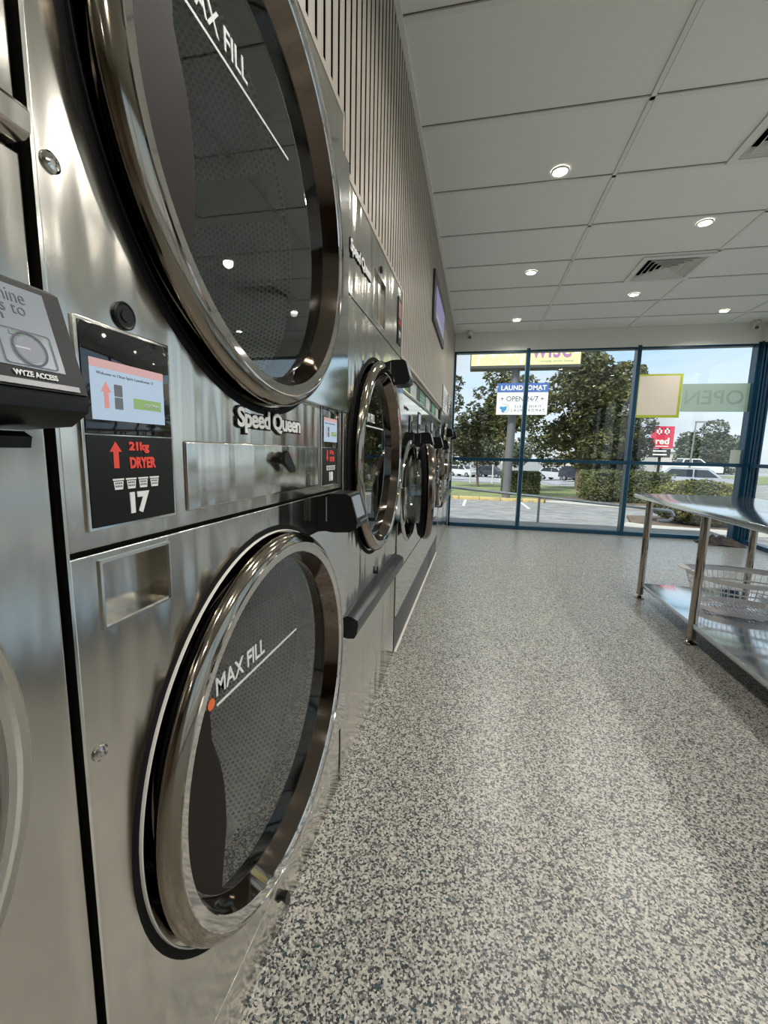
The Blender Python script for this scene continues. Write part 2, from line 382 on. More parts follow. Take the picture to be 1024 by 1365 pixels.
for i in range(6):
    y1, y0 = ry[i], ry[i + 1]; w_ = MB()
    w_.box(XR - .02, XR + .08, y0, y1, 0, .055); w_.box(XR - .02, XR + .08, y0, y1, 1.022, 1.068); w_.box(XR - .02, XR + .08, y0, y1, 2.585, 2.63)
    w_.box(XR - .035, XR + .095, y0 - .024, y0 + .024, 0, 2.63)
    o = struct(w_.build('window_%d' % (i + 4), BLUE, smooth=False))
    MB().box(XR + .028, XR + .034, y0 + .02, y1 - .02, .05, 2.6).build('window_pane', GLASS, o, smooth=False)

# ------------------------------------------------------------------ machine builders
def dryer_door(root, yc, zc, dark_ring=False):
    d = MB().lathe([(.013, .352), (.014, .364), (.017, .371), (.022, .3745), (.027, .3740), (.032, .3705), (.0365, .3650), (.040, .3590), (.0418, .3545)], (yc, zc), 144).build('door', CHROME_REFL, root)
    MB().lathe([(.0418, .3545), (.0442, .3540), (.0442, .3520), (.0415, .3510), (.0395, .3345), (.0375, .3325)], (yc, zc), 144).build('door_face_ring', CHROME, d)
    MB().lathe([(.0375, .3325), (.0, .3165)], (yc, zc), 144).build('door_cone', CHROME_REFL_DARK, d)
    MB().lathe([(-.006, .346), (.008, .348), (.013, .357), (.013, .346), (.010, .340)], (yc, zc), 96).build('door_gasket', RUBBER, d)
    MB().lathe([(.0, .3760), (.0045, .3765), (.0052, .3777), (.0045, .3788), (.0, .3793)], (yc, zc), 120).build('door_seat_ring', RUBBER if dark_ring else mat('seat_ring_pale', (.72, .70, .64), .35), root)
    MB().lathe([(0.0005, .3795), (.0012, .381), (.0008, .390), (.0, .391)], (yc, zc), 96).build('door_seal', RUBBER, root)
    g1 = MB(); g1.lathe([(-.003, .3175), (.001, .3175)], (yc, zc), 96); g1.disc(.001, (yc, zc), .3175, 96)
    g1.build('door_glass', DGLASS, d)
    MB().lathe([(-.003, .323), (-.006, .316), (-.030, .314), (-.034, .3175), (-.085, .3185), (-.092, .335)], (yc, zc), 120).build('door_liner', CHROME_REFL_DARK, d)
    # printed mask on the inside of the glass, hinge-less left side
    rel = [(-0.2247, 0.125), (-0.2221, 0.1008), (-0.2218, 0.0736), (-0.213, 0.0468), (-0.2001, 0.0116), (-0.1915, -0.0342), (-0.1891, -0.0732), (-0.1888, -0.1109), (-0.194, -0.1453), (-0.202, -0.1811), (-0.2089, -0.224)]
    pts = [(yc + a_, zc + b_) for a_, b_ in rel]
    a0 = math.atan2(-.290, rel[-1][0] + .004) % (2 * pi); a1 = math.atan2(rel[0][1] + .004, rel[0][0]) % (2 * pi)
    arc = [(yc + .3145 * cos(a0 + (a1 - a0) * k / 24), zc + .3145 * sin(a0 + (a1 - a0) * k / 24)) for k in range(25)]
    MB().poly_x(pts + arc, .0012, .0019).build('glass_mask', TAN, d, smooth=False)
    tg = tag(MB().lathe([(.0021, .0001), (.0021, .0095), (.0012, .0095)], (yc - .219, zc + .133), 24).build('orange_mark', ORANGE, d), label='orange dot by the fill line')
    text('MAX FILL', WHITEM, d, (.0016, yc - .205, zc + .138), .165, .032, off=.012, name='lettering', shear=.0)
    MB().box(.0014, .0022, yc - .205, yc + .115, zc + .120, zc + .1245).build('fill_line', WHITEM, d, smooth=False)
    dr = MB(); dr.lathe([(-.092, .335), (-.092, .37), (-.72, .37)], (yc, zc), 96, uvmode='side', R_=.37)
    dr.disc(-.72, (yc, zc), .37, 96, flat=True)
    for k in range(3):
        a = .5 + 2 * pi * k / 3
        u = Vector((0, cos(a), sin(a))); w = Vector((0, -sin(a), cos(a))); c0 = Vector((0, yc, zc))
        q = [c0 + u * .37 + w * .05, c0 + u * .29, c0 + u * .37 - w * .05]
        dr.add([Vector((-.12, 0, 0)) + p for p in q] + [Vector((-.70, 0, 0)) + p for p in q], [(0, 1, 4, 3), (1, 2, 5, 4), (0, 2, 1)])
    dr.build('drum', DRUM, root, smooth=False)
def screw(root, y, z, r_=.0095):
    s_ = MB().lathe([(0, r_), (.002, r_ * .98), (.004, r_ * .75), (.0046, r_ * .4), (.0034, r_ * .32), (.0034, 0.0001)], (y, z), 24)
    return s_.build('screw', CHROME, root)
def lock(root, y, z, r_=.0155):
    o = MB().lathe([(0, r_), (.003, r_), (.0042, r_ * .9), (.003, r_ * .78), (.003, r_ * .45), (.0045, r_ * .42), (.0045, .0001)], (y, z), 32).build('lock', BLACK, root)
    return o
def lever(root, y, z, x=0.0, ang=-.65, s=1.0, name='latch_lever'):
    a = MB(); a.lathe([(x, .013 * s), (x + .016 * s, .0125 * s), (x + .018 * s, .011 * s), (x + .018 * s, .0001)], (y, z), 24)
    d_ = (cos(ang), sin(ang)); n_ = (-d_[1], d_[0])
    pr = [(-.013, 0), (-.010, .011), (.0, .014), (.016, .0115), (.040, .008), (.046, .004), (.046, -.004), (.040, -.008), (.016, -.0115), (.0, -.014), (-.010, -.011)]
    pts = [(y + s * (p * d_[0] + q * n_[0]), z + s * (p * d_[1] + q * n_[1])) for p, q in pr]
    a.poly_x(pts, x + .012 * s, x + .021 * s)
    return a.build(name, BLACK, root)
def hinge_plate(root, yc, zc, y1, zr=None):
    za, zb = zc - .335, zc + .338; rr = .372; zc = zr or zc; a = math.acos(.10 / rr) * .96
    arc = [(yc + rr * cos(a - 2 * a * k / 30), zc + rr * sin(a - 2 * a * k / 30)) for k in range(31)]
    plate('hinge_plate', [(arc[-1][0], max(za, arc[-1][1])), (yc + .12, za), (y1, za), (y1, zb), (yc + .12, zb)] + arc[:-1], [], .0, .020, STEEL_PLATE, root, .002)
def control_panel(root, y0, z0, num, kg, up, simple=False):
    w, h = .128, .216
    p = MB().box(-.002, .0035, y0 - .004, y0 + w + .004, z0 - .004, z0 + h + .004, .0015).build('control_panel', SILVER, root)
    MB().box(.002, .0050, y0, y0 + w, z0 + .1015, z0 + h, .0012).build('display_glass', BLACKG, p)
    MB().box(.002, .0046, y0, y0 + w, z0, z0 + .1005, .0008).build('label_plate', LABELB, p)
    sc_ = mat('lcd_blue', (.10, .13, .16), .3, emit=((.42, .53, .66), .62)); band = mat('lcd_pink', (.2, .1, .1), .3, emit=((.62, .40, .38), .55))
    gm = mat('lcd_green', (.1, .2, .05), .3, emit=((.26, .36, .15), .5)); rm = mat('lcd_red', (.3, .1, .1), .3, emit=((.62, .28, .25), .5)); dm = mat('lcd_dark', (.05, .05, .06), .3)
    MB().box(.0045, .0053, y0 + .009, y0 + w - .012, z0 + .117, z0 + .172).build('screen', sc_, p, smooth=False)
    MB().box(.0051, .0056, y0 + .009, y0 + w - .012, z0 + .172, z0 + .181).build('screen_banner', band, p, smooth=False)
    MB().box(.0052, .0057, y0 + .066, y0 + w - .018, z0 + .133, z0 + .145).build('screen_button', gm, p, smooth=False)
    def arrow(yc, zb, wd, hh, m_, x, dn=False):
        q = [(-.22, 0), (.22, 0), (.22, .62), (.5, .62), (0, 1), (-.5, .62), (-.22, .62)]
        MB().poly_x([(yc + a * wd, zb + ((1 - b) if dn else b) * hh) for a, b in q], x, x + .0005).build('arrow', m_, p, smooth=False)
    arrow(y0 + .028, z0 + .130, .013, .028, rm, .0053, not up)
    ic = MB()
    for k in range(2): ic.poly_x(rect(y0 + .039, y0 + .050, z0 + .130 + .014 * k, z0 + .143 + .014 * k, .001), .0053, .0057)
    ic.build('dryer_icon', mat('lcd_grey', (.15, .16, .18), .3), p, smooth=False)
    text('Welcome to Clean Spirit Laundromat 17', dm, p, (.0055, y0 + .017, z0 + .164), .082, .0042, ext=.0002, off=-.012, name='lettering')
    text('start here', mat('lcd_white', (.6, .65, .6), .4), p, (.006, y0 + .081, z0 + .1365), .026, .005, name='lettering')
    arrow(y0 + .036, z0 + .064, .0165, .030, RED, .0047, not up)
    text(kg, RED, p, (.0050, y0 + .055, z0 + .081), .031, .0135, off=.045); text('DRYER', RED, p, (.0050, y0 + .055, z0 + .063), .041, .0135, off=.045)
    for k in range(4):
        yb = y0 + .030 + k * .0185; bs = MB()
        zt = z0 + .052
        bs.poly_x([(yb - .0008, zt), (yb + .0148, zt), (yb + .0148, zt - .002), (yb - .0008, zt - .002)], .0047, .0052)
        bs.poly_x([(yb + .0002, zt - .003), (yb + .0138, zt - .003), (yb + .0125, zt - .0125), (yb + .0015, zt - .0125)], .0047, .0052)
        o = bs.build('basket_icon', WHITE, p, smooth=False)
        if not simple:
            hb = MB()
            for r_ in range(2):
                for c_ in range(4): hb.box(.0051, .0054, yb + .0022 + c_ * .0026, yb + .0036 + c_ * .0026, zt - .0062 - r_ * .0035, zt - .0042 - r_ * .0035)
            hb.build('icon_slot', LABELB, p, smooth=False)
    text(num, WHITE, p, (.0050, y0 + .052, z0 + .009), .030, .026, off=.06)
    return p
def badge(root, y, z, w=.262, h=.044):
    b0 = text('Speed Queen', LABELB, root, (.0022, y - .003, z - .003), w + .006, h + .006, ext=.0015, off=.07, name='badge', space=.86)
    text('Speed Queen', mat('badge_chrome', (.88, .88, .84), .4, 0), b0, (.0040, y, z), w, h, ext=.0008, off=.03, name='badge_lettering', space=.9)

def recess(root, y0, y1, z0, z1, dep=.03):
    r_ = MB(); r_.box(-dep - .002, -dep, y0, y1, z0, z1)
    r_.box(-dep, 0, y0, y0 + .0015, z0, z1); r_.box(-dep, 0, y1 - .0015, y1, z0, z1); r_.box(-dep, 0, y0, y1, z0, z0 + .0015); r_.box(-dep, 0, y0, y1, z1 - .0015, z1)
    r_.build('recess', STEEL, root, smooth=False)
    f_ = MB()
    for a in (rect(y0 - .003, y1 + .003, z0 - .003, z0), rect(y0 - .003, y1 + .003, z1, z1 + .003), rect(y0 - .003, y0, z0, z1), rect(y1, y1 + .003, z0, z1)): f_.poly_x(a, -.001, .0025)
    f_.build('recess_rim', SILVER, root, smooth=False)
def cabinet(root, y0, y1, z0, z1, dep=.94):
    c_ = MB(); c_.box(-dep, -.02, y0, y0 + .002, z0, z1); c_.box(-dep, -.02, y1 - .002, y1, z0, z1); c_.box(-dep, -.02, y0, y1, z1 - .002, z1); c_.box(-dep, -dep + .002, y0, y1, z0, z1); c_.box(-dep, -.02, y0, y1, z0, z0 + .002)
    return c_.build('cabinet', STEEL, root, smooth=False)

# ---- stack dryer, numbers 17 (top) and 18 (bottom)
# local frame: y = 0 at the machine's left side
Wd = .894
def stack_dryer():
    r_ = empty('stack_tumble_dryer', (0, .346, 0)); o = -.346
    cabinet(r_, 0.004, Wd - .004, 0, 2.03)
    yc = .785 + o
    plate('upper_front_panel', rect(0, Wd, 1.0175, 2.032), [circ(yc - .020, 1.586, .368)], -.02, 0, STEEL, r_, .002)
    plate('lower_front_panel', rect(0, Wd, .118, 1.0115), [circ(yc, .585, .368), rect(.382 + o, .487 + o, .925, 1.0)], -.02, 0, STEEL, r_, .002)
    k_ = MB().box(-.02, -.001, 0.0, Wd, .004, .1145, .0015).build('kick_panel', STEEL, r_)
    MB().box(-.0215, -.012, .003, Wd - .003, .01, 2.02).box(-.03, -.021, 0, .001, 0, .01)
    for za, zb in ((.110, .121), (1.010, 1.020)): MB().box(-.016, -.010, .002, Wd - .002, za, zb).build('panel_seam', DARK, r_, smooth=False)
    ed = MB(); ed.box(-.02, .0008, -.0035, 0, .02, 2.03)  # bright strip standing in for the highlight on the panel's bevel
    ed.build('panel_edge_highlight', SILVER, r_, smooth=False)
    dryer_door(r_, yc - .020, 1.586, True); dryer_door(r_, yc, .582)
    hinge_plate(r_, yc - .020, 1.575, Wd, 1.586); hinge_plate(r_, yc, .585, Wd)
    control_panel(r_, .372 + o, 1.0405, '17', '21kg', True); control_panel(r_, 1.070 + o, 1.0355, '18', '21kg', False)
    lp = MB().box(-.001, .0045, .529 + o, 1.040 + o, 1.0385, 1.1385, .003).build('lint_panel', STEEL, r_)
    lever(lp, .812 + o, 1.112, .0045)
    lever(k_, .805 + o, .074, -.001, ang=-1.2, s=.8)
    badge(r_, .664 + o, 1.157)
    lock(r_, .436 + o, 1.277); lock(r_, 1.118 + o, 1.268)
    screw(r_, .3605 + o, 1.391); screw(r_, .3625 + o, .782)
    screw(r_, .3605 + o, 1.86); screw(r_, .3625 + o, .25)
    recess(r_, .382 + o, .487 + o, .925, 1.0)
    tag(r_, 'nearest stainless stacked pair of dryers, numbers 17 and 18, with two round chrome doors', 'dryer')
    return r_
stack_dryer()

# ---- large single dryer
def big_dryer(y0, Wm=.925, Hm=1.905, label='', num='19'):
    r_ = empty('tumble_dryer', (0, y0, 0)); yc = .44
    cabinet(r_, .004, Wm - .004, 0, Hm - .002)
    plate('header_panel', rect(0, Wm, 1.603, Hm), [rect(.345, .545, 1.625, 1.80)], -.02, 0, STEEL, r_, .002)
    plate('front_panel', rect(0, Wm, .592, 1.598), [circ(yc, 1.10, .368)], -.02, 0, STEEL, r_, .002)
    lo = MB().box(-.02, 0, 0, Wm, .004, .586, .002).build('lint_door', STEEL, r_)
    hb = MB(); hb.poly_y([(0, .592), (.030, .590), (.050, .578), (.052, .560), (.046, .528), (.038, .516), (0, .512)], .012, Wm - .03); hb.build('pull_handle', mat('handle_plastic', (.014, .015, .018), .32), r_)
    lever(r_, yc + .03, .612, 0, ang=1.6, s=.55)
    dryer_door(r_, yc, 1.10, True)
    hinge_plate(r_, yc, 1.10, Wm)
    badge(r_, .045, 1.715, .25, .046)
    recess(r_, .345, .545, 1.625, 1.80, .010)
    lock(r_, .47, 1.835, .013)
    cpn = MB().box(-.001, .004, Wm - .095, Wm - .012, 1.65, 1.86, .001).build('control_panel', LABELB, r_)
    MB().box(.0041, .0046, Wm - .085, Wm - .022, 1.77, 1.84).build('screen', mat('lcd_brown', (.10, .05, .045), .3, emit=((.25, .12, .10), .5)), cpn, smooth=False)
    text('DRYER', RED, cpn, (.0045, Wm - .082, 1.74), .055, .016); text(num, WHITE, cpn, (.0045, Wm - .07, 1.68), .036, .032, off=.03)
    tag(r_, label, 'dryer')
    return r_
d19 = big_dryer(1.262, label='tall single stainless dryer with a black bar handle, between the stacked pair and the washers')

# ---- front-load washers
def washer_door(root, yc, zc, r_, ajar=0.0, handle=True):
    s_ = r_ / .30
    # fixed chrome ring and tub mouth on the cabinet
    MB().lathe([(0, .318 * s_), (.006, .316 * s_), (.012, .306 * s_), (.010, .298 * s_), (-.02, .292 * s_), (-.06, .285 * s_)], (yc, zc), 96).build('tub_ring', CHROME, root)
    dr = MB(); dr.lathe([(-.05, .285 * s_), (-.08, .27 * s_), (-.50, .27 * s_)], (yc, zc), 64, uvmode='side', R_=.27); dr.disc(-.5, (yc, zc), .27 * s_, 64, flat=True); dr.build('drum', DRUM, root, smooth=False)
    hg = (yc + .30 * s_)
    piv = bpy.data.objects.new('door', None)
    dd = MB().lathe([(.016, .262 * s_), (.020, .290 * s_), (.030, .300 * s_), (.048, .300 * s_), (.062, .290 * s_), (.066, .270 * s_), (.062, .232 * s_), (.050, .215 * s_), (.022, .208 * s_)], (yc, zc), 96)
    d_ = dd.build('door', mat('washer_door_dark', (.20, .17, .14), .12, 1), root)
    MB().lathe([(.016, .297 * s_), (-.004, .275 * s_), (-.010, .245 * s_), (.005, .225 * s_), (.02, .21 * s_)], (yc, zc), 72).build('door_gasket', RUBBER, d_)
    bw = MB(); bw.lathe([(.040, .212 * s_), (.0, .205 * s_), (-.05, .185 * s_), (-.075, .14 * s_), (-.085, .06 * s_), (-.086, .0005)], (yc, zc), 72); bw.build('door_bowl', DGLASS, d_)
    if handle:
        h_ = MB(); h_.box(.058, .085, yc + .225 * s_, yc + .29 * s_, zc - .02, zc + .02, .006); h_.cyl((.09, yc + .255 * s_, zc - .01), (.092, yc + .33 * s_, zc - .012), .009, .012); h_.build('door_handle', CHROME, d_)
        MB().box(.0, .03, yc - .345 * s_, yc - .28 * s_, zc - .05, zc + .05, .004).build('door_hinge', CHROME, root)
    if ajar:
        # swing the door leaf about its far edge
        M_ = Matrix.Translation((.02, hg, 0)) @ Matrix.Rotation(ajar, 4, 'Z') @ Matrix.Translation((-.02, -hg, 0))
        for q in [d_] + kids(d_): q.data = q.data.copy(); q.data.transform(M_)
    return d_
def washer(y0, label, ajar=0.0, num=1):
    Wm = .822; r_ = empty('washing_machine', (0, y0, 0)); yc = .405; zc = .885
    cabinet(r_, .004, Wm - .004, .19, 1.45, .9)
    plate('front_panel', rect(0, Wm, .205, 1.44, .006), [circ(yc, zc, .295)], -.02, 0, STEEL_PLATE, r_, .002)
    seam = MB(); seam.box(-.001, .0012, .002, Wm - .002, .452, .456); seam.build('panel_seam', DARK, r_, smooth=False)
    cs = MB(); cs.poly_y([(-.05, 1.442), (.004, 1.442), (.010, 1.452), (.006, 1.462), (-.05, 1.462)], 0, Wm); cs.build('top_rail', SILVER, r_)
    dsp = MB().box(-.004, .006, .30, .42, 1.245, 1.345, .003).build('soap_drawer', BLACKG, r_)
    text('Speed Queen', LABELB, r_, (.001, .10, 1.36), .15, .024, off=.03, name='badge')
    st = MB().box(.0, .004, Wm - .16, Wm - .05, 1.22, 1.40, .002).build('control_panel', LABELB, r_)
    MB().box(.004, .005, Wm - .15, Wm - .06, 1.32, 1.385).build('screen', mat('lcd_pale', (.2, .25, .3), .3, emit=((.35, .42, .48), .5)), st, smooth=False)
    text(str(num), WHITE, st, (.0045, Wm - .13, 1.24), .04, .045, off=.03)
    washer_door(r_, yc, zc, .30, ajar)
    tag(r_, label, 'washer')
    return r_
washer(2.240, 'front-load washer nearest the tall single dryer, chrome door standing ajar', ajar=.205, num=11)
washer(3.068, 'middle front-load washer of the three on the dark plinth', num=10)
washer(3.896, 'front-load washer furthest along the dark plinth, nearest the window', num=9)
pl = MB(); pl.box(-.9, -.004, 2.235, 3.962, 0, .188, .002); pl.box(-.9, -.004, 3.966, 4.735, 0, .188, .002)
tag(pl.build('plinth', mat('plinth_laminate', (.055, .055, .055), .4, bump=((30, 300, 30), .2, .001))), 'long dark grey plinth under the row of three washers', 'plinth')
struct(MB().box(-.004, .010, 2.235, 4.735, 0, .006, .002).build('trim_8', mat('sealant', (.62, .60, .54), .6)))
# header board with green and white signs over the washers
hd = empty('header_board', (-.03, 2.225, 1.463)); 
MB().box(-.06, .0, 0.005, 2.505, 0, .142, .002).build('board', mat('header_dark', (.03, .033, .03), .25), hd)
MB().box(.0, .012, 0.005, 2.505, .128, .142, .002).build('top_edge', SLAT, hd)
for k, y in enumerate((.10, .93, 1.76)):
    s_ = MB().box(.0, .0025, y, y + .32, .012, .118).build('green_sign', GREENL, hd, smooth=False)
    for j in range(3): MB().box(.0024, .0032, y + .03, y + .30 - .05 * j, .082 - .027 * j, .092 - .027 * j).build('print_line', mat('pale_green_print', (.30, .45, .34), .5), s_, smooth=False)
    MB().box(.0, .0025, y + .40, y + .66, .012, .118).build('pale_sign', mat('pale_sign', (.48, .48, .45), .4), hd, smooth=False)
tag(hd, 'dark header board with green and pale signs over the three washers', 'sign board')
# tall machines at the far end
big_dryer(4.765, .90, 1.875, label='tall dryer beyond the washers with a white notice on its header', num='20')
big_dryer(5.672, .84, 1.875, label='tall dryer at the very end of the row, against the window', num='21')
nt_ = empty('notice_board', (.0045, 4.80, 1.59)); MB().box(0, .004, 0, .62, 0, .27).build('sheet', mat('notice_white', (.70, .70, .68), .5), nt_, smooth=False)
ln = MB()
for k in range(7): ln.box(.0041, .0046, .04, .30 - .02 * (k % 3), .03 + .03 * k, .042 + .03 * k)
ln.box(.0041, .0046, .36, .50, .10, .22); ln.build('print_lines', mat('notice_ink', (.12, .13, .17), .5), nt_, smooth=False)
tag(nt_, 'white printed notice on the header of the tall dryer beyond the washers', 'notice')

# ---- washer at the left edge of the frame
def near_washer():
    r_ = empty('washing_machine', (0, -.432, 0)); o = .432; Wm = .765; yc = -.045 + o; zc = .852
    cabinet(r_, .004, Wm - .004, 0, 1.62, .9)
    plate('front_panel', rect(0, Wm, .02, 1.382), [circ(yc, zc, .315)], -.02, 0, STEEL, r_, .003)
    MB().box(-.02, 0, 0, Wm, 1.419, 1.62, .003).build('header_panel', STEEL, r_)
    lip = MB(); lip.poly_y([(-.02, 1.387), (.012, 1.388), (.018, 1.392), (.019, 1.408), (.014, 1.414), (-.02, 1.4155)], .10, Wm - .004); lip.build('dispenser_lip', STEEL, r_)
    MB().lathe([(0, .334), (.004, .334), (.006, .331), (.004, .328), (.003, .3265), (.006, .324), (.007, .318), (.004, .313), (0, .311)], (yc, zc), 144).build('tub_ring', SILVER, r_)
    d_ = MB().lathe([(.002, .311), (.012, .306), (.022, .292), (.030, .270), (.034, .245), (.030, .225), (.020, .215), (.0, .212)], (yc, zc), 128).build('door', mat('satin_door', (.50, .49, .45), .28, 1), r_)
    MB().lathe([(.012, .214), (-.04, .19), (-.07, .10), (-.075, .0005)], (yc, zc), 72).build('door_bowl', DGLASS, d_)
    dr = MB(); dr.lathe([(-.02, .30), (-.5, .29)], (yc, zc), 64, uvmode='side', R_=.29); dr.disc(-.5, (yc, zc), .29, 64, flat=True); dr.build('drum', DRUM, r_, smooth=False)
    tag(r_, 'stainless washer at the left edge, only its ringed door side in view', 'washer')
near_washer()
# dark strip painting the shade between the two nearest machines
struct(MB().box(-.5, -.03, .333, .342, 0, 2.03).build('shade_strip', DARK, smooth=False))

# ---- card payment terminals
def terminal(loc, label, detail=False):
    r_ = empty('payment_terminal', loc)
    w, h = .105, .103
    # side outline (x,z): tilted screen face
    out = [(0, -.010), (.03, -.001), (.078, 0), (.084, -.004), (.106, -.080), (.105, -.090), (.088, -.101), (.04, -.104), (0, -.098)]
    MB().poly_y(out, 0, w).build('housing', BLACK, r_)
    # neck ridge on the sides
    for y in (-.0012, w): 
        k_ = MB(); k_.box(.022, .0245, y, y + .0012, -.075, -.010); k_.build('side_strip', GALV, r_, smooth=False)
    p0 = Vector((.0840, 0, -.004)); p1 = Vector((.1060, 0, -.080)); dv = (p1 - p0); n = Vector((-dv.z, 0, dv.x)); n.normalize()
    if n.x < 0: n = -n
    def quad(y0, y1, a, b, off, th):
        q = []
        for o_ in (off, off + th):
            for (y, s_) in ((y0, a), (y1, a), (y1, b), (y0, b)): q.append(p0 + dv * s_ + n * o_ + Vector((0, y, 0)))
        return q, [(0, 1, 2, 3), (7, 6, 5, 4), (0, 4, 5, 1), (1, 5, 6, 2), (2, 6, 7, 3), (3, 7, 4, 0)]
    bz = MB(); bz.add(*quad(.003, w - .003, .02, .98, 0, .0030)); bz.build('bezel', BEZEL, r_)
    sc_ = MB(); sc_.add(*quad(.012, w - .017, .07, .80, .0030, .0006)); so = sc_.build('screen', mat('terminal_lcd', (.08, .085, .09), .25, emit=((.33, .38, .42), .33)), r_, smooth=False)
    u = Vector((0, 1, 0)); vv = -dv.normalized(); fr3 = Matrix((u, vv, n)).transposed(); L_ = dv.length
    def at(y, s_, o_=.0038): return p0 + dv * s_ + n * o_ + Vector((0, y, 0))
    st = MB(); st.add(*quad(.030, w - .010, .915, .965, .0031, .0012)); st.build('light_strip', mat('strip_grey', (.22, .22, .23), .3, .5), r_, smooth=False)
    if detail:
        ink = mat('lcd_ink', (.04, .045, .07), .4)
        text('Choose machine', ink, so, at(.001, .225), .072, .0095, frame=fr3, ext=.0002, off=-.01)
        text('controls to', ink, so, at(.021, .330), .050, .0085, frame=fr3, ext=.0002, off=-.01)
        text('begin', ink, so, at(.025, .430), .030, .0085, frame=fr3, ext=.0002, off=-.01)
        def ring(yc, sc, ro, ri, mt_, nm, n_=40, o_=.0043):
            m_ = MB(); vs = []; c0 = at(yc, sc, o_)
            for k in range(n_):
                d3 = u * cos(2 * pi * k / n_) + vv * sin(2 * pi * k / n_); vs += [c0 + d3 * ro, c0 + d3 * ri]
            m_.add(vs, [(2 * k, 2 * ((k + 1) % n_), 2 * ((k + 1) % n_) + 1, 2 * k + 1) for k in range(n_)]); m_.build(nm, mt_, so, smooth=False)
        gy = mat('icon_grey', (.22, .23, .27), .4); pu = mat('icon_purple', (.30, .12, .30), .4)
        ring(.066, .635, .0120, .0105, ink, 'machine_icon'); ring(.066, .635, .0092, .0002, gy, 'machine_icon', o_=.0042)
        bx = MB(); pts = [(.049, .475), (.081, .475), (.083, .49), (.083, .775), (.081, .79), (.049, .79), (.047, .775), (.047, .49)]
        q = [at(y, s_, .0042) for y, s_ in pts]; inner = [at(.065 + (y - .065) * .95, .632 + (s_ - .632) * .95, .0042) for y, s_ in pts]
        bx.add(q + inner, [(k, (k + 1) % 8, 8 + (k + 1) % 8, 8 + k) for k in range(8)]); bx.build('machine_icon', ink, so, smooth=False)
        cp_ = MB(); cp_.add(*quad(.055, .076, .495, .53, .0034, .0006)); cp_.build('machine_icon', mat('icon_green', (.15, .22, .18), .4), so, smooth=False)
        hn = MB(); hn.add(*quad(.056, .066, .625, .64, .0034, .0009)); hn.build('machine_icon', mat('icon_pale', (.45, .47, .5), .4), so, smooth=False)
        text('WYZE ACCESS', WHITE, r_, at(.050, .885), .030, .0040, frame=fr3, ext=.0003, off=.02)
        # card slot shelf under the screen
        sh = MB(); sh.poly_y([(.0, -.104), (.078, -.106), (.085, -.110), (.083, -.118), (.0, -.120)], .01, w - .03); sh.build('card_slot', BLACK, r_)
        MB().box(.045, .080, .02, w - .05, -.1055, -.1045).build('slot_label', mat('slot_label', (.35, .35, .34), .5), r_, smooth=False)
        MB().box(.076, .080, w + .0, w + .0015, -.022, -.012).build('side_tag', WHITE, r_, smooth=False)
    tag(r_, label, 'payment terminal', 'black card payment terminals along the machines')
    return r_
terminal((0, .178, 1.245), 'black card payment terminal with its lit screen in view at the left edge', True)
terminal((0, 1.050, 1.018), 'black card payment terminal just under the small panel numbered 18')
terminal((0, 1.842, 1.518), 'black card payment terminal sticking out above the door of the tall single dryer')
terminal((0, 2.90, 1.264), 'black card payment terminal on the washer with the ajar door')
terminal((0, 3.74, 1.264), 'black card payment terminal on the middle washer')
terminal((0, 4.57, 1.264), 'black card payment terminal on the washer furthest along the plinth')
terminal((0, 5.25, 1.42), 'black card payment terminal on the tall dryer just beyond the washers')
terminal((0, 6.12, 1.42), 'black card payment terminal on the last dryer, by the window')

# ---- television on the slat wall
tv = empty('television', (.001, 3.50, 2.165))
MB().box(0, .018, 0, 1.0, 0, .375, .003).build('housing', mat('tv_grey', (.05, .05, .05), .4), tv)
scn = MB().box(.018, .0188, .13, .93, .055, .30).build('screen', mat('tv_screen', (.05, .045, .09), .25, emit=((.20, .17, .36), .6)), tv, smooth=False)
MB().box(.0188, .0193, .16, .90, .065, .11).build('caption_bar', mat('tv_bar', (.15, .15, .17), .3, emit=((.25, .26, .28), .5)), scn, smooth=False)
tag(tv, 'wide wall screen with purple picture, mounted high on the slat cladding', 'television')

# ------------------------------------------------------------------ ceiling fittings
first = None
def downlight(x, y, label):
    global first
    if first is None:
        r_ = empty('downlight', (x, y, H))
        MB().lathe([(.006, .052), (-.004, .052), (-.006, .049), (-.004, .042), (.003, .038)], (0, 0), 32, axis='z').build('trim_ring', mat('light_trim', (.75, .75, .72), .4), r_)
        MB().disc(-.002, (0, 0), .0395, 32, axis='z').build('lens', LIGHTM, r_)
        first = r_
    else:
        r_ = copy_tree(first); r_.location = (x, y, H)
    tag(r_, label, 'ceiling light', 'round recessed ceiling lights')
    ld = bpy.data.lights.new('downlight_beam', 'SPOT'); ld.energy = DOWNLIGHT_W; ld.spot_size = math.radians(150); ld.spot_blend = .6; ld.shadow_soft_size = .045; ld.color = (1, .955, .89)
    lo_ = bpy.data.objects.new('downlight_beam', ld); COL.objects.link(lo_); lo_.location = (0, 0, -.012); lo_.parent = r_
    return r_
DL = [(.815, 3.04, 'largest lit ceiling light, nearest the slat wall'), (1.97, 3.84, 'lit ceiling light just before the louvred vent'),
      (.820, 4.55, 'second lit ceiling light out in the row beside the slat wall'), (1.968, 5.31, 'lit ceiling light just beyond the louvred vent'),
      (.818, 6.05, 'lit ceiling light by the window in the row beside the slat wall'), (3.173, 6.03, 'lit ceiling light at the right, near the far camera')]
for x, y in ((.815, 1.55), (.815, .05), (1.97, 2.34), (1.97, .84), (3.17, 4.53), (3.17, 3.03), (3.17, 1.53), (1.97, -.66), (.815, -1.45), (1.97, -2.2)):
    DL.append((x, y, 'ceiling light overhead or behind the viewpoint, seen only in reflections'))
for a in DL: downlight(*a)
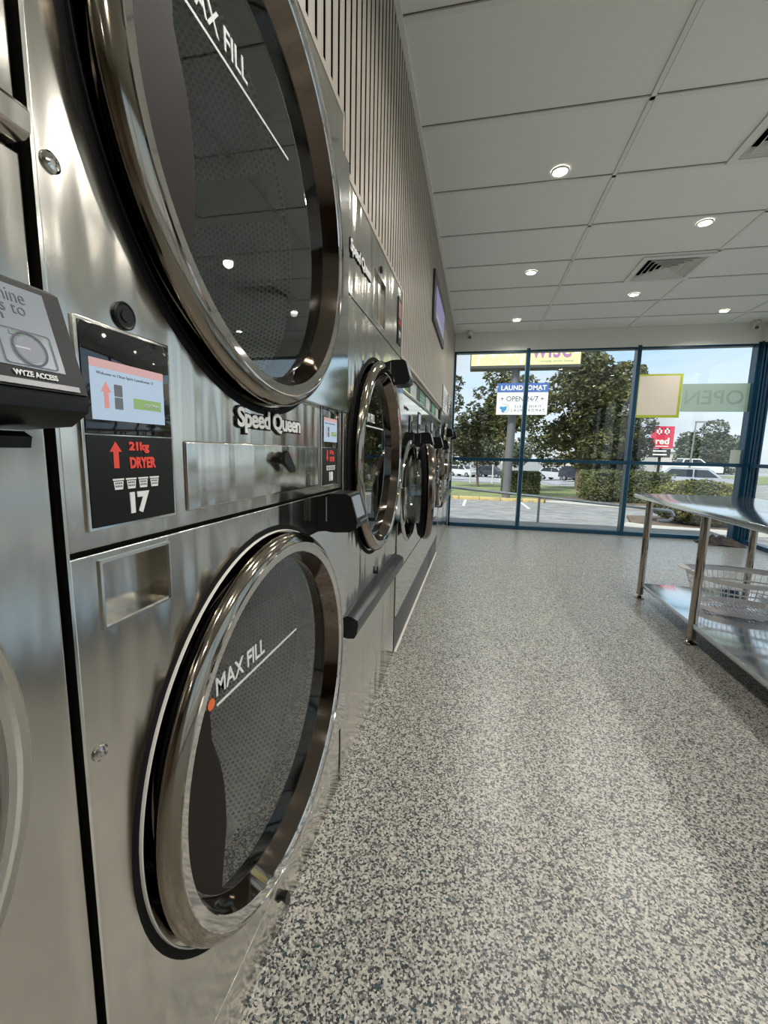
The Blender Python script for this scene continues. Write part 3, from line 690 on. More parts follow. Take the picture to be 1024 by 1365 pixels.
def vent(x, y, label):
    r_ = empty('ceiling_vent', (x, y, H)); a = .285
    fm = MB()
    for s in ((-a, a, -a, -a + .045), (-a, a, a - .045, a), (-a, -a + .045, -a + .045, a - .045), (a - .045, a, -a + .045, a - .045)): fm.box(s[0], s[1], s[2], s[3], -.006, .006)
    fm.build('frame', TBAR, r_, smooth=False)
    th = MB(); th.box(-.249, .249, -.249, .249, .10, .105)
    for q in ((-.249, -.246, -.249, .249), (.246, .249, -.249, .249), (-.249, .249, -.249, -.246), (-.249, .249, .246, .249)): th.box(*q, .006, .105)
    th.build('throat', DARK, r_, smooth=False)
    for k in range(6):
        f_ = MB(); ro = .236 - .041 * k; ri = ro - .030; z0, z1 = -.004, .034
        vs = []
        for (r1, z) in ((ro, z0), (ri, z1), (ri - .002, z1), (ro - .004, z0 - .001)):
            vs += [(-r1, -r1, z), (r1, -r1, z), (r1, r1, z), (-r1, r1, z)]
        fs = []
        for j in range(4):
            j2 = (j + 1) % 4
            for q in range(4): fs.append((4 * q + j, 4 * q + j2, 4 * ((q + 1) % 4) + j2, 4 * ((q + 1) % 4) + j))
        f_.add(vs, fs); f_.build('louvre', TBAR, r_, smooth=False)
    tag(r_, label, 'vent')
# opening in the ceiling slab above each vent is not needed: the throat box sits in front
VENTS = [(2.03, 4.66, 'square louvred ceiling vent in the middle of the ceiling, fully in view'), (2.04, 2.86, 'square louvred ceiling vent cut by the right edge of the photo')]
for a in VENTS: vent(*a)
def camera_dome(x, y, z, face, label):
    r_ = empty('security_camera', (x, y, z))
    MB().lathe([(.06, .001), (.06, .040), (.028, .045), (.018, .045), (.014, .03)], (0, 0), 24, axis='z').build('mount', mat('cam_white', (.66, .66, .63), .4), r_)
    b0 = MB()
    for i in range(9):
        pass
    bm = bmesh.new(); bmesh.ops.create_uvsphere(bm, u_segments=24, v_segments=16, radius=.038); bm.verts.index_update()
    b0.add([q.co + Vector((0, 0, -.008)) for q in bm.verts], [[q.index for q in f.verts] for f in bm.faces]); bm.free()
    b0.build('ball', MATS['cam_white'], r_)
    d = Vector(face).normalized(); c0 = Vector((0, 0, -.008))
    MB().cyl(c0 + d * .026, c0 + d * .041, .022, .020, 24).build('lens', BLACKG, r_)
    tag(r_, label, 'security camera')
camera_dome(.21, 6.50, 2.80, (.2, -1, -.6), 'small white security camera in the left ceiling corner by the slat wall')
camera_dome(3.77, 6.50, 2.80, (-.3, -1, -.6), 'small white security camera in the right ceiling corner')

# ------------------------------------------------------------------ folding table and basket
tb = empty('folding_table', (1.70, 1.02, 0))
t_ = MB(); t_.box(0, .83, 0, 2.86, .796, .832, .004); t_.build('table_top', STEEL_T, tb)
t_ = MB(); t_.box(.035, .80, .10, 2.60, .106, .137, .003); t_.build('lower_shelf', STEEL_T, tb)
for x in (.045, .775):
    for y in (.16, .98, 1.80, 2.645):
        l_ = MB().cyl((x, y, .04), (x, y, .797), .0235, n=24).build('leg', LEGSTEEL, tb)
        f_ = MB(); f_.lathe([(.0, .001), (.0, .040), (.006, .040), (.014, .022), (.022, .012), (.045, .011)], (x, y), 24, axis='z'); f_.cyl((x, y, .035), (x, y, .075), .026, .0245, 24); f_.build('foot', LEGSTEEL, l_)
tag(tb, 'stainless folding table with lower shelf, standing at the right', 'table')

def basket(loc, rz):
    r_ = empty('laundry_basket', loc, rz)
    def ell(a, b_, z, n=64, dz=0): return [Vector((a * cos(2 * pi * k / n) * (1 + .0), b_ * sin(2 * pi * k / n), z + dz * abs(cos(2 * pi * k / n)) ** 3)) for k in range(n)]
    def lerp(t__): return (.235 + .085 * t__, .165 + .075 * t__)
    def zz(t__, k, n): return .012 + .235 * t__ + (.022 * t__) * abs(cos(2 * pi * k / n)) ** 4
    n = 72
    def band(t0, t1, th=.003, out=0):
        m_ = MB(); vs = []; 
        for (tt, o_) in ((t0, out), (t1, out), (t1, out + th), (t0, out + th)):
            a, b_ = lerp(tt)
            for k in range(n): vs.append(Vector(((a + o_) * cos(2 * pi * k / n), (b_ + o_) * sin(2 * pi * k / n), zz(tt, k, n))))
        fs = [(q * n + k, q * n + (k + 1) % n, ((q + 1) % 4) * n + (k + 1) % n, ((q + 1) % 4) * n + k) for q in range(4) for k in range(n)]
        return m_.add(vs, fs)
    rim = band(.95, 1.0, .014); rim.v += []; 
    rr = MB(); rr.add(rim.v, rim.f); b2 = band(.86, 1.0, .004); rr.add(b2.v, b2.f); rr.build('rim', BASKET, r_)
    for sx in (-1, 1):
        a_, _ = lerp(1.0); h_ = MB()
        out = [(a_ - .004, -.085), (a_ + .035, -.06), (a_ + .042, 0), (a_ + .035, .06), (a_ - .004, .085), (a_ - .012, 0)]
        zt = .012 + .235 + .022
        vs = [Vector((sx * x, y, zt - .004)) for x, y in out] + [Vector((sx * x, y, zt + .004)) for x, y in out]
        h_.add(vs, [(0, 1, 2, 3, 4, 5), (11, 10, 9, 8, 7, 6)] + [(k, (k + 1) % 6, 6 + (k + 1) % 6, 6 + k) for k in range(6)]); h_.build('handle', BASKET, r_)
    for t0, t1 in ((0.0, .12), (.33, .36), (.62, .66)):
        q = band(t0, t1); q.build('band', BASKET, r_)
    rb = MB(); nr = 54
    for k in range(nr):
        th = 2 * pi * k / nr; p = []
        for tt in (.14, .5, .88):
            a, b_ = lerp(tt); p.append(Vector(((a + .001) * cos(th), (b_ + .001) * sin(th), .012 + .235 * tt + .022 * tt * abs(cos(th)) ** 4)))
        rb.tube(p, .0019, 5)
    tag(rb.build('rib', BASKET, r_), kind='stuff')
    bt = MB(); vs = ell(.233, .163, .012) + ell(.233, .163, .008); m_ = 64
    # slotted base: rim ring plus parallel bars
    bt.tube(ell(.225, .155, .012), .005, 6, True)
    for k in range(-10, 11):
        x = .022 * k; yb = .155 * sqrt(max(0, 1 - (x / .225) ** 2)); bt.box(x - .005, x + .005, -yb, yb, .009, .013)
    for y in (-.09, 0, .09): bt.box(-.2, .2, y - .009, y + .009, .009, .0135)
    bt.build('base', BASKET, r_)
    for (x, y) in ((-.15, -.11), (.05, -.155), (.17, -.09), (0, .15)): MB().box(x - .02, x + .02, y - .006, y + .006, 0, .012, .002).build('foot', BASKET, r_)
    tag(r_, 'white plastic oval laundry basket on the lower shelf of the folding table', 'basket')
basket((2.13, 3.10, .138), -.10)

# crumpled dark cloth in the corner
bm = bmesh.new(); bmesh.ops.create_grid(bm, x_segments=46, y_segments=30, size=1)
from mathutils import noise as mn_
for q in bm.verts:
    x, y = q.co.x, q.co.y; rad = min(1, math.hypot(x * .95, y * .95))
    f = max(0, 1 - rad ** 2.2); nz = mn_.noise(Vector((x * 2.2, y * 4.5, 1.3))); n2 = mn_.noise(Vector((x * 6, y * 11, 4.1)))
    q.co = Vector((x * .25 * (1 + .15 * nz), y * .15 * (1 + .2 * nz), .004 + f * (.055 + .055 * abs(nz) * 2 + .03 * n2)))
bmesh.ops.solidify(bm, geom=bm.faces[:], thickness=.004)
me = bpy.data.meshes.new('crumpled_jacket'); bm.to_mesh(me); bm.free(); me.shade_smooth()
cj = bpy.data.objects.new('crumpled_jacket', me); COL.objects.link(cj); cj.location = (3.62, 6.36, 0.003); cj.rotation_euler = (0, 0, -.12)
jm = mat('dark_cloth', (.05, .04, .035), .8); noise_color(jm, (.008, .007, .007), (.07, .05, .036), 9, 5); me.materials.append(jm)
tag(cj, 'crumpled dark brown cloth lying on the floor in the corner by the window', 'cloth')

# ------------------------------------------------------------------ window stickers (on the inner side of the glass)
def sticker(name, x0, x1, z0, z1, mt_, label, cat, y=YW + .024):
    r_ = empty(name, (x0, y, z0)); return r_
ps = empty('window_poster', (2.525, YW + .022, 1.672), 0, label='cream poster back with a lime green border, stuck on the front window', cat='poster')
MB().box(0, .55, 0, .003, 0, .585).build('border', mat('lime_print', (.40, .46, .03), .5), ps, smooth=False)
MB().box(.02, .515, -.001, .0005, .035, .560).build('sheet', mat('cream_sheet', (.68, .61, .51), .7), ps, smooth=False)
bn = empty('window_banner', (3.08, YW + .026, 1.753), 0, label='sage green OPEN film seen from behind on the front window', cat='window sticker')
fm_ = bpy.data.materials.new('sage_film'); fm_.use_nodes = True; t = fm_.node_tree; t.nodes.clear()
o_ = N('ShaderNodeOutputMaterial', t); mi = N('ShaderNodeMixShader', t); mi.inputs[0].default_value = .72; tr = N('ShaderNodeBsdfTransparent', t); df = N('ShaderNodeBsdfDiffuse', t); tl = N('ShaderNodeBsdfTranslucent', t); m2 = N('ShaderNodeMixShader', t)
df.inputs[0].default_value = (.55, .66, .53, 1); tl.inputs[0].default_value = (.55, .66, .53, 1); m2.inputs[0].default_value = .6
t.links.new(df.outputs[0], m2.inputs[1]); t.links.new(tl.outputs[0], m2.inputs[2]); t.links.new(tr.outputs[0], mi.inputs[1]); t.links.new(m2.outputs[0], mi.inputs[2]); t.links.new(mi.outputs[0], o_.inputs[0])
MB().box(0, .80, 0, .001, 0, .37).build('film', fm_, bn, smooth=False)
text('OPEN', mat('film_grey', (.31, .385, .32), .6), bn, (.74, -.0012, .095), .70, .19, frame=FACE_PY, ext=.0003, off=.01)
stk = MB().box(3.75, 3.87, YW + .024, YW + .026, 1.07, 1.25).build('window_sticker', mat('faint_paper', (.50, .56, .50), .6), smooth=False)
tag(stk, 'small pale paper sticker low on the front window beside the corner post', 'window sticker')

# ------------------------------------------------------------------ outside
def gz(x, y):
    return -.2 - .037 * min(y, 60) + (.09 * min(x - 8, 16) if x > 8 else 0) * min(1, max(0, (y - 20) / 15)) - 0
def ground(name, x0, x1, y0, y1, mt_, dz=0, nx=24, ny=24, stuff=None):
    m_ = MB(); vs = []; fs = []
    for i in range(nx + 1):
        for j in range(ny + 1):
            x = x0 + (x1 - x0) * i / nx; y = y0 + (y1 - y0) * j / ny; vs.append((x, y, gz(x, y) + dz))
    for i in range(nx):
        for j in range(ny): a = i * (ny + 1) + j; fs.append((a, a + ny + 1, a + ny + 2, a + 1))
    return struct(m_.add(vs, fs).build(name, mt_))
ground('ground', -60, 120, 6.75, 160, ASPH, 0, 60, 60)
struct(MB().box(4.1, 60, -30, 6.75, -.6, -.45).build('ground_side', ASPH, smooth=False)).name = 'ground.001'
struct(MB().box(-6, 4.1, 6.72, 7.6, -.52, -.02).build('path', mat('path_grey', (.20, .20, .195), .85), smooth=False))
# lawn islands with a kerb
def patch(name, pts, mt_, dz, th=.12):
    m_ = MB(); n = len(pts)
    vs = [(x, y, gz(x, y) + dz) for x, y in pts] + [(x, y, gz(x, y) + dz - th) for x, y in pts]
    m_.add(vs, [tuple(range(n))] + [(k, (k + 1) % n, n + (k + 1) % n, n + k) for k in range(n)])
    return struct(m_.build(name, mt_, smooth=False))
patch('lawn', [(-30, 19.4), (3.2, 19.4), (6.2, 20.6), (9, 27), (9, 36), (-4, 40), (-30, 41)], GRASS, .13)
patch('garden_bed', [(3.0, 19.2), (9.2, 16.2), (10.5, 19), (9.5, 30), (6.5, 33), (6, 24)], MULCH, .15)
patch('garden_bed', [(4.3, 11.6), (6.6, 11.0), (9.5, 12.2), (9.5, 14.6), (5.0, 14.2)], MULCH, .08)
ground('lawn', 16, 60, 33, 45, GRASS, .04, 40, 20)
ground('road', -40, 60, 46, 74, mat('road_pale', (.36, .37, .39), .8), .03, 60, 28)
# yellow kerb
kb = MB()
for x in [-30 + .9 * k for k in range(37)]:
    kb.box(x + .01, x + .89, 19.05, 19.30, gz(0, 19.2) - .05, gz(0, 19.2) + .14, .02)
struct(kb.build('kerb', YELLOW))
k2 = MB(); P_ = [(3.4, 19.1), (5.0, 18.2), (7.0, 17.0), (9.2, 16.0)]
k2.tube([(x, y, gz(x, y) + .05) for x, y in P_], .11, 8); struct(k2.build('kerb', CONC))
k2 = MB(); P_ = [(4.2, 11.7), (4.5, 11.3), (6.6, 10.85), (9.5, 11.6)]
k2.tube([(x, y, gz(x, y) + .03) for x, y in P_], .09, 8); struct(k2.build('kerb', CONC))
bl = MB()
for x in (-2.45, .0, 2.3): 
    for (ya, yb) in ((15.6, 18.7),): bl.add([(x - .05, ya, gz(x, ya) + .006), (x + .05, ya, gz(x, ya) + .006), (x + .05, yb, gz(x, yb) + .006), (x - .05, yb, gz(x, yb) + .006)], [(0, 1, 2, 3)])
struct(bl.build('bay_lines', LINEW, smooth=False))
rl = MB()
for y in (46.2, 52, 60): rl.add([(-40, y, gz(0, y) + .05), (14, y, gz(0, y) + .05), (14, y + .35, gz(0, y + .35) + .05), (-40, y + .35, gz(0, y + .35) + .05)], [(0, 1, 2, 3)])
struct(rl.build('road_lines', LINEW, smooth=False))

def leaves(name, mt_, parent, blobs, n, size, seed=1, shape='ell'):
    rnd = random.Random(seed); m_ = MB(); tot = sum(b[3] * b[4] * b[5] for b in blobs)
    for (cx, cy, cz, rx, ry, rz) in blobs:
        k = int(n * rx * ry * rz / tot)
        for _ in range(k):
            while True:
                d = Vector((rnd.gauss(0, 1), rnd.gauss(0, 1), rnd.gauss(0, 1)))
                if d.length > .01: break
            d.normalize(); rr = rnd.uniform(.55, 1.06) ** .6
            if shape == 'box':
                mxx = max(abs(d.x), abs(d.y), abs(d.z)); d = d / mxx * rnd.uniform(.9, 1.03); rr = 1
            p = Vector((cx + d.x * rx * rr, cy + d.y * ry * rr, cz + d.z * rz * rr))
            u = Vector((rnd.gauss(0, 1), rnd.gauss(0, 1), rnd.gauss(0, .6))).normalized(); w = u.orthogonal().normalized()
            w = (w * cos(rnd.random() * 3) + u.cross(w) * sin(rnd.random() * 3)).normalized(); s_ = size * rnd.uniform(.6, 1.3)
            b_ = u.cross(w) * s_ * .15
            m_.add([p - u * s_, p + w * s_ * .45 + b_, p + u * s_, p - w * s_ * .45 + b_], [(0, 1, 2, 3)])
    return m_.build(name, mt_, parent, smooth=False)
def blobset(rnd, c, R_, k, rb):
    out = []
    for _ in range(k):
        d = Vector((rnd.gauss(0, 1), rnd.gauss(0, 1), rnd.gauss(0, 1))).normalized() * rnd.uniform(.35, .95)
        s_ = rb * rnd.uniform(.6, 1.25)
        out.append((c[0] + d.x * R_[0], c[1] + d.y * R_[1], c[2] + d.z * R_[2], s_, s_, s_ * .85))
    return out
def tree(x, y, trunk_h, crown, R_, nb, rb, nl, ls, mt_, seed, label, trunk_r=.1, core=True):
    z0 = gz(x, y); r_ = empty('tree', (x, y, z0 + .05)); rnd = random.Random(seed)
    tr = MB(); top = Vector((crown[0] - x, crown[1] - y, crown[2] - z0))
    tr.cyl((0, 0, 0), (top.x * .3, 0, trunk_h), trunk_r, trunk_r * .75, 10)
    for k in range(6):
        a = 2 * pi * k / 6 + rnd.random(); e_ = top + Vector((cos(a) * R_[0] * .55, sin(a) * R_[1] * .55, R_[2] * rnd.uniform(-.1, .6)))
        tr.cyl((top.x * .3, 0, trunk_h * .95), e_, trunk_r * .6, trunk_r * .12, 6)
    tr.build('trunk', BARK, r_)
    bs = [(b[0] - x, b[1] - y, b[2] - z0, b[3], b[4], b[5]) for b in blobset(rnd, crown, R_, nb, rb)]
    leaves('crown', mt_, r_, bs, nl, ls, seed)
    tag(r_, label, 'tree')
tree(.55, 30.5, 3.2, (-.3, 30.5, 3.4), (2.6, 2.0, 2.9), 24, .75, 5200, .15, LEAF[1], 3, 'leafy tree left of the sign pole with a thin pale trunk', .09)
tree(1.95, 25.3, 3.0, (2.0, 25.3, 3.6), (1.7, 1.5, 2.3), 22, .65, 5200, .13, LEAF[0], 5, 'leafy tree directly behind the laundromat sign', .14)
tree(7.2, 31.0, 2.6, (7.0, 30.6, 4.2), (3.5, 2.6, 3.9), 60, 1.05, 22000, .15, LEAF[0], 8, 'big full tree between the sign pole and the poster', .22)
tree(11.2, 36.0, 2.4, (10.8, 36, 2.0), (2.3, 2.0, 2.9), 28, .95, 8000, .17, LEAF[1], 11, 'tree behind the cream poster, left of the red sign', .16)
tree(15.2, 52.0, 1.2, (15.2, 52, -.2), (3.0, 2.5, 1.5), 24, 1.0, 4000, .24, LEAF[3], 13, 'dark shrubby tree below the red sign', .16)
tree(33.0, 66.0, 2.6, (31.5, 66, 1.9), (4.6, 3, 3.2), 50, 1.3, 12000, .25, LEAF[3], 14, 'rounded distant tree by the street lamp', .25)
tree(38.5, 56.0, 2.6, (36.5, 56, 3.2), (2.6, 3, 3.4), 30, 1.2, 7000, .25, LEAF[3], 15, 'taller distant tree at the corner post', .25)
tree(-7.0, 50.0, 3.2, (-7, 50, 2.0), (5.0, 3, 3.2), 36, 1.3, 8000, .24, LEAF[1], 16, 'distant tree seen at the left end of the window', .25)
tree(4.0, 84.0, 3.0, (4, 84, 1.6), (11, 3, 2.8), 44, 1.9, 9000, .32, LEAF[3], 17, 'low row of distant trees far beyond the parked silver car', .25)
tree(24.5, 88.0, 3.0, (24.5, 88, .8), (7, 3, 1.8), 36, 1.5, 6000, .3, LEAF[1], 18, 'dark distant trees between the red sign and the street lamp', .25)
tree(52.0, 36.0, 3.0, (52, 34, 2.5), (7, 6, 4), 40, 1.7, 6000, .3, LEAF[3], 19, 'distant tree beyond the right-hand windows', .25)
tree(38.0, 14.0, 3.0, (38, 14, 2.0), (7, 6, 3.6), 40, 1.7, 6000, .3, LEAF[3], 20, 'tree out beyond the side windows, seen in reflections', .25)
def shrub(name, x, y, rx, ry, h, n, ls, mt_, seed, label, box=False):
    z0 = gz(x, y) + .08; r_ = empty(name, (x, y, z0), label=label, cat='hedge' if box else 'bush')
    core = MB(); bm = bmesh.new()
    if box: bmesh.ops.create_cube(bm, size=2)
    else: bmesh.ops.create_uvsphere(bm, u_segments=16, v_segments=10, radius=1)
    if box: bmesh.ops.bevel(bm, geom=bm.edges[:], offset=.25, segments=2, affect='EDGES')
    bm.verts.index_update(); core.add([Vector((q.co.x * rx * .9, q.co.y * ry * .9, h * .5 + q.co.z * h * .46)) for q in bm.verts], [[q.index for q in f.verts] for f in bm.faces]); bm.free()
    core.build('branches', mat('hedge_inner', (.02, .025, .01), .95), r_)
    leaves('foliage', mt_, r_, [(0, 0, h * .5, rx, ry, h * .5)], n, ls, seed, 'box' if box else 'ell')
shrub('hedge', 2.72, 23.6, .92, .7, 1.22, 7000, .06, LEAF[4], 31, 'square clipped hedge behind the base of the sign pole', True)
shrub('hedge', 6.62, 20.2, 1.50, 1.3, 1.35, 12000, .06, LEAF[4], 32, 'long clipped hedge in the middle of the window, left of the table corner', True)
shrub('bush', 6.12, 12.5, 1.18, 1.05, 1.15, 15000, .04, LEAF[2], 33, 'rounded yellow-green bush just outside, above the table top')
# ---- signs
def gpt(x, y): return gz(x, y)
py = empty('pylon_sign', (1.72, 19.3, gz(1.7, 19.3)))
MB().cyl((0, 0, 0), (.14, 0, 8.0), .175, .165, 24).build('pole', mat('pole_grey', (.13, .13, .135), .5), py)
z0 = -gz(1.7, 19.3)
ls_ = MB().box(-.63, 1.40, -.42, -.26, z0 + 2.77, z0 + 4.05).build('sign_box', mat('sign_white', (.76, .77, .76), .4), py, smooth=False)
MB().box(-.63, 1.40, -.424, -.42, z0 + 3.68, z0 + 4.05).build('blue_band', mat('sign_blue', (.06, .13, .40), .4), ls_, smooth=False)
INK = mat('sign_ink', (.03, .04, .06), .5)
text('LAUNDROMAT', WHITE, ls_, (-.48, -.427, z0 + 3.76), 1.80, .20, frame=FACE_NY, ext=.002, off=.03, space=1.05)
text('+ OPEN 24/7 +', INK, ls_, (-.48, -.424, z0 + 3.32), 1.72, .20, frame=FACE_NY, ext=.002, off=-.005)
text('C L E A N  S P I R I T', INK, ls_, (.10, -.424, z0 + 3.06), 1.05, .09, frame=FACE_NY, ext=.002)
text('LAUNDROMAT', INK, ls_, (-.02, -.424, z0 + 2.90), 1.32, .10, frame=FACE_NY, ext=.002, space=1.6, off=-.005)
sw = MB(); sw2 = MB()
for k in range(26):
    a = -2.2 + 4.6 * k / 26; a2 = -2.2 + 4.6 * (k + 1) / 26; th = .03 * sin(pi * k / 26) + .006; th2 = .03 * sin(pi * (k + 1) / 26) + .006; c0 = Vector((-.30, -.425, z0 + 3.03))
    def P(a_, r_): return c0 + Vector((cos(a_) * r_, 0, sin(a_) * r_))
    sw.add([P(a, .19 - th), P(a, .19), P(a2, .19), P(a2, .19 - th2)], [(0, 1, 2, 3)])
sw.build('logo_swoosh', mat('logo_grey', (.42, .45, .48), .5), ls_, smooth=False)
for (dx, dz, rr) in ((0, 0, .11), (-.10, .05, .07), (.07, .07, .06), (-.03, -.08, .07)):
    sw2.add([(-.33 + dx + rr * cos(2 * pi * k / 16), -.4245 - rr * .002, z0 + 3.0 + dz + rr * .8 * sin(2 * pi * k / 16)) for k in range(16)], [tuple(range(16))])
sw2.build('logo_globe', mat('logo_blue', (.06, .25, .50), .5), ls_, smooth=False)
us = MB().box(-1.80, 2.56, -.44, .30, z0 + 4.66, z0 + 6.4).build('sign_box', mat('sign_dark_frame', (.06, .06, .055), .5), py, smooth=False)
MB().box(-1.76, 2.52, -.452, -.44, z0 + 4.76, z0 + 6.36).build('yellow_face', mat('sign_yellow', (.80, .80, .38), .5), us, smooth=False)
text('penny', mat('sign_cream', (.95, .95, .86), .5), us, (-1.50, -.456, z0 + 4.78), 2.05, 1.0, frame=FACE_NY, ext=.002, off=.005)
text('wise', mat('sign_purple', (.42, .18, .40), .5), us, (.62, -.456, z0 + 5.02), 1.55, .78, frame=FACE_NY, ext=.002, off=.012)
text('simple short loans', mat('sign_grey', (.3, .3, .28), .5), us, (1.0, -.456, z0 + 4.83), 1.25, .12, frame=FACE_NY, ext=.002)
tag(py, 'tall grey pole with the blue and white LAUNDROMAT sign under a yellow sign', 'pylon sign')
xr, yr = 15.6, 40.5; zr = gz(xr, yr)
rs = empty('red_sign', (xr, yr, zr), 0, label='red street sign reading red on a black pole, beyond the poster', cat='street sign'); z0 = -zr
MB().cyl((0, .1, 0), (0, .1, z0 + 1.9), .11, .11, 12).build('pole', mat('sign_black', (.02, .02, .02), .5), rs)
rb_ = MB().box(-.84, .84, -.1, .1, z0 + 1.88, z0 + 3.72).build('sign_board', mat('sign_red', (.62, .03, .07), .4), rs, smooth=False)
bb = MB().box(-.86, .72, -.1, .1, z0 + 1.12, z0 + 1.84).build('lower_board', MATS['sign_black'], rs, smooth=False)
text('red', WHITE, rb_, (-.50, -.105, z0 + 2.22), 1.02, .55, frame=FACE_NY, ext=.003, off=.03)
MB().box(-.5, .5, -.106, -.1, z0 + 2.02, z0 + 2.10).build('print_line', WHITE, rb_, smooth=False)
rg = MB()
for sx in (-1, 1):
    for x0, x1, za, zb in ((.10, .48, 3.44, 3.56), (.10, .22, 3.05, 3.56), (.36, .48, 3.05, 3.56), (.10, .48, 3.05, 3.14)): rg.box(min(sx * x0, sx * x1), max(sx * x0, sx * x1), -.106, -.1, z0 + za, z0 + zb)
rg.build('logo_mark', WHITE, rb_, smooth=False)
MB().box(-.62, .40, -.106, -.1, z0 + 1.60, z0 + 1.72).build('print_line', WHITE, bb, smooth=False); MB().box(-.62, .45, -.106, -.1, z0 + 1.30, z0 + 1.42).build('print_line', WHITE, bb, smooth=False)
# street lamp
lx, ly = 17.9, 40.5; lz = gz(lx, ly); lp_ = empty('street_lamp', (lx, ly, lz), 0, label='tall grey street lamp right of the red sign', cat='street lamp')
MB().cyl((0, 0, 0), (.1, 0, 4.9 - 0), .08, .05, 10).build('pole', GALV, lp_); MB().box(.05, .95, -.08, .08, 4.86, 4.96, .02).build('lamp_head', mat('lamp_grey', (.2, .2, .2), .5), lp_)
# handrail outside
hr = empty('handrail', (0, 7.75, -.5), 0, label='galvanised handrail outside the window ending in a curled tip', cat='handrail')
pts = [(-2.0, 0, 1.13), (0, 0, 1.01), (1.5, 0, .905), (3.2, 0, .785)]
for k in range(9):
    a = pi / 2 - pi * k / 8; pts.append((3.52 + .085 * cos(a), 0, .68 + .085 * sin(a)))
pts.append((3.38, 0, .59))
MB().tube(pts, .024, 10).build('rail', GALV, hr)
for x, h_ in ((-1.0, 1.05), (1.5, .89), (3.28, .76)): MB().cyl((x, 0, -.03), (x, 0, h_), .022, n=12).build('post', GALV, hr)
# white posts along the far kerb
for i, (u_, yb, h_) in enumerate(((-.1, 38.0, 2.3), (-2.2, 41.0, 2.1), (2.0, 44, 1.9), (3.1, 44, 1.9), (-4.4, 43, 2.1))):
    o = MB().cyl((0, 0, 0), (0, 0, h_), .06, n=10).build('white_post', mat('post_white', (.62, .62, .60), .5)); o.location = (u_, yb, gz(u_, yb))
    tag(o, ['white post nearest the sign pole side, tallest of the fence posts', 'white fence post second from the left end of the window', 'white fence post just right of the thin tree trunk', 'white fence post closest to the orange barrier', 'white fence post at the extreme left of the window'][i], 'post', 'white posts along the road')
o = MB().box(-.35, .35, -.1, .1, 0, .8, .05).build('road_barrier', mat('barrier_orange', (.75, .15, .05), .5)); o.scale = (1.6, 1, 1.2); o.location = (3.9, 47, gz(3.9, 47)); tag(o, 'orange plastic road barrier beyond the grass', 'barrier')
# power lines
for k, (a, b_) in enumerate((((17.5, 38, 6.0), (34, 40, 11.5)), ((19.5, 38, 6.0), (34, 40, 10.0)), ((21, 38, 6.2), (34, 40, 8.3)))):
    A = Vector(a); B = Vector(b_); pts = [A.lerp(B, i / 12) - Vector((0, 0, .5 * sin(pi * i / 12))) for i in range(13)]
    o = MB().tube(pts, .022, 5).build('power_line', mat('wire', (.05, .05, .06), .6)); tag(o, ['highest power line across the sky at the upper right', 'middle power line across the sky at the upper right', 'lowest power line across the sky at the upper right'][k], 'power line', 'overhead power lines')
# ---- cars
def car(x, y, rz, col, prof, glassp, L_, label, W_=1.8, wheel=.33, dz=0):
    z0 = gz(x, y) + .03 + dz; r_ = empty('car', (x, y, z0), rz, label=label, cat='car')
    pm = mat('paint_%d%d%d' % tuple(int(c * 99) for c in col), col, .25, .1, coat=.6)
    b_ = MB(); n = len(prof); vs = []
    for s_ in (-1, 1):
        for (px_, pz) in prof:
            k = 1 - .16 * max(0, (pz - .85) / .7); vs.append((px_, s_ * W_ / 2 * k, pz))
    b_.add(vs, [tuple(range(n)), tuple(range(2 * n - 1, n - 1, -1))] + [(k, (k + 1) % n, n + (k + 1) % n, n + k) for k in range(n)]); b_.build('body', pm, r_, smooth=False)
    for s_ in (-1, 1):
        for gp in glassp:
            g_ = MB(); q = []
            for (px_, pz) in gp:
                k = 1 - .16 * max(0, (pz - .85) / .7); q.append((px_, s_ * (W_ / 2 * k + .008), pz))
            g_.add(q, [tuple(range(len(q)))]); g_.build('side_window', CARGLASS, r_, smooth=False)
    for wx in (-L_ * .31, L_ * .31):
        for s_ in (-1, 1):
            w_ = MB().cyl((wx, s_ * (W_ / 2 - .2), wheel), (wx, s_ * (W_ / 2 + .02), wheel), wheel, n=20).build('wheel', TYRE, r_)
            MB().cyl((wx, s_ * (W_ / 2), wheel), (wx, s_ * (W_ / 2 + .03), wheel), wheel * .6, n=16).build('hubcap', GALV, w_)
    ends = MB()
    # windscreen and rear window from the profile's steep upper faces
    for i in range(n):
        a, c_ = prof[i], prof[(i + 1) % n]
        if min(a[1], c_[1]) > .8 and abs(a[1] - c_[1]) > .25:
            for lo_, hi_ in ((.12, .9),):
                p = [(a[0] + (c_[0] - a[0]) * t__, a[1] + (c_[1] - a[1]) * t__) for t__ in (lo_, hi_)]
                off = .012 if (a[0] + c_[0]) / 2 > 0 else -.012
                kk = [1 - .16 * max(0, (q[1] - .85) / .7) for q in p]
                ends.add([(p[0][0] + off, -W_ / 2 * kk[0] * .88, p[0][1]), (p[0][0] + off, W_ / 2 * kk[0] * .88, p[0][1]), (p[1][0] + off, W_ / 2 * kk[1] * .88, p[1][1]), (p[1][0] + off, -W_ / 2 * kk[1] * .88, p[1][1])], [(0, 1, 2, 3)])
    if ends.v: ends.build('windscreen', CARGLASS, r_, smooth=False)
    tl_ = MB()
    for s_ in (-1, 1): tl_.box(L_ / 2 - .03, L_ / 2 + .01, s_ * W_ * .42 - .1, s_ * W_ * .42 + .1, .75, 1.0)
    tl_.build('tail_lights', mat('tail_red', (.35, .02, .02), .3), r_, smooth=False)
    return r_
SUV = [(-2.25, .35), (-2.3, .75), (-2.15, 1.0), (-1.2, 1.1), (-.5, 1.65), (1.6, 1.68), (2.2, 1.1), (2.25, .4)]
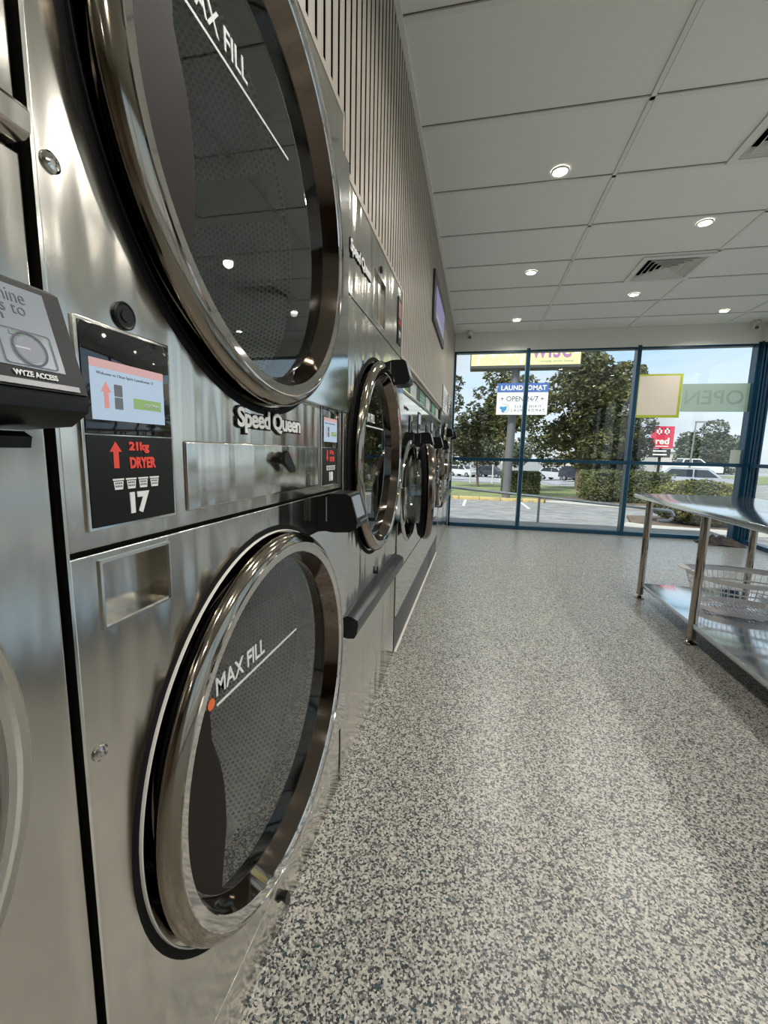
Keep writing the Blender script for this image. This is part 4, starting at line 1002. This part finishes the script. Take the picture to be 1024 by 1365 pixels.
SUVG = [[(-1.0, 1.12), (-.45, 1.56), (.25, 1.58), (.25, 1.12)], [(.33, 1.12), (.33, 1.58), (1.5, 1.58), (1.95, 1.12)]]
UTE = [(-2.6, .45), (-2.62, .95), (-2.4, 1.1), (-1.4, 1.15), (-.7, 1.75), (.7, 1.76), (.95, 1.12), (2.6, 1.12), (2.62, .5)]
UTEG = [[(-1.2, 1.17), (-.65, 1.66), (0, 1.66), (0, 1.17)], [(.07, 1.17), (.07, 1.66), (.65, 1.66), (.82, 1.17)]]
car(10.6, 58.5, 2.35 + .0, (.50, .52, .56), SUV, SUVG, 4.6, 'silver four wheel drive parked between the hedges')
car(11.6, 50.5, 2.2, (.03, .035, .05), SUV, SUVG, 4.3, 'dark car behind the big tree trunk, tailing the silver one')
car(20.6, 47.0, pi, (.70, .71, .72), UTE, UTEG, 5.2, 'white utility parked beyond the yellow-green bush', dz=.1)
car(14.6, 31.5, 2.75, (.38, .42, .48), SUV, SUVG, 4.6, 'dark-windowed wagon with pale roof behind the bush, near the corner post', dz=-.3)
car(-1.6, 66.0, 2.5, (.62, .62, .62), SUV, SUVG, 4.4, 'white car at the far left behind the thin tree trunk')
car(2.6, 66.0, 2.6, (.03, .035, .05), SUV, SUVG, 4.4, 'black car at the far left near the orange barrier')
car(15.6, 62.0, 2.8, (.70, .70, .68), SUV, SUVG, 4.6, 'white van-like car right of the big tree trunk, over the long hedge', 2.0)
# pale far buildings
for (x, y, w_, h_, c_, lab) in ((33, 76, 9, 3.0, (.55, .52, .48), 'low pale building with flat roof below the distant rounded tree'), (18.5, 78, 7, 2.6, (.6, .58, .5), 'low cream building far behind the long hedge')):
    r_ = empty('building', (x, y, gz(x, 60)), 0, label=lab, cat='building')
    MB().box(-w_ / 2, w_ / 2, 0, 5, 0, h_).build('walls', mat('bldg_%d' % int(x), c_, .8), r_, smooth=False); MB().box(-w_ / 2 - .3, w_ / 2 + .3, -.3, 5.3, h_, h_ + .25).build('roof', mat('roof_pale', (.6, .6, .6), .6), r_, smooth=False)
# cones
for i, x in enumerate((18.6, 19.4, 20.2)):
    o = MB(); o.lathe([(0, .001), (0, .16), (.03, .16), (.03, .12), (.6, .03), (.6, .001)], (0, 0), 16, axis='z'); ob = o.build('traffic_cone', MATS['barrier_orange']); ob.location = (x, 44.5, gz(x, 44.5) + .1); tag(ob, 'small orange traffic cone in front of the white utility', 'traffic cone', 'orange traffic cones')
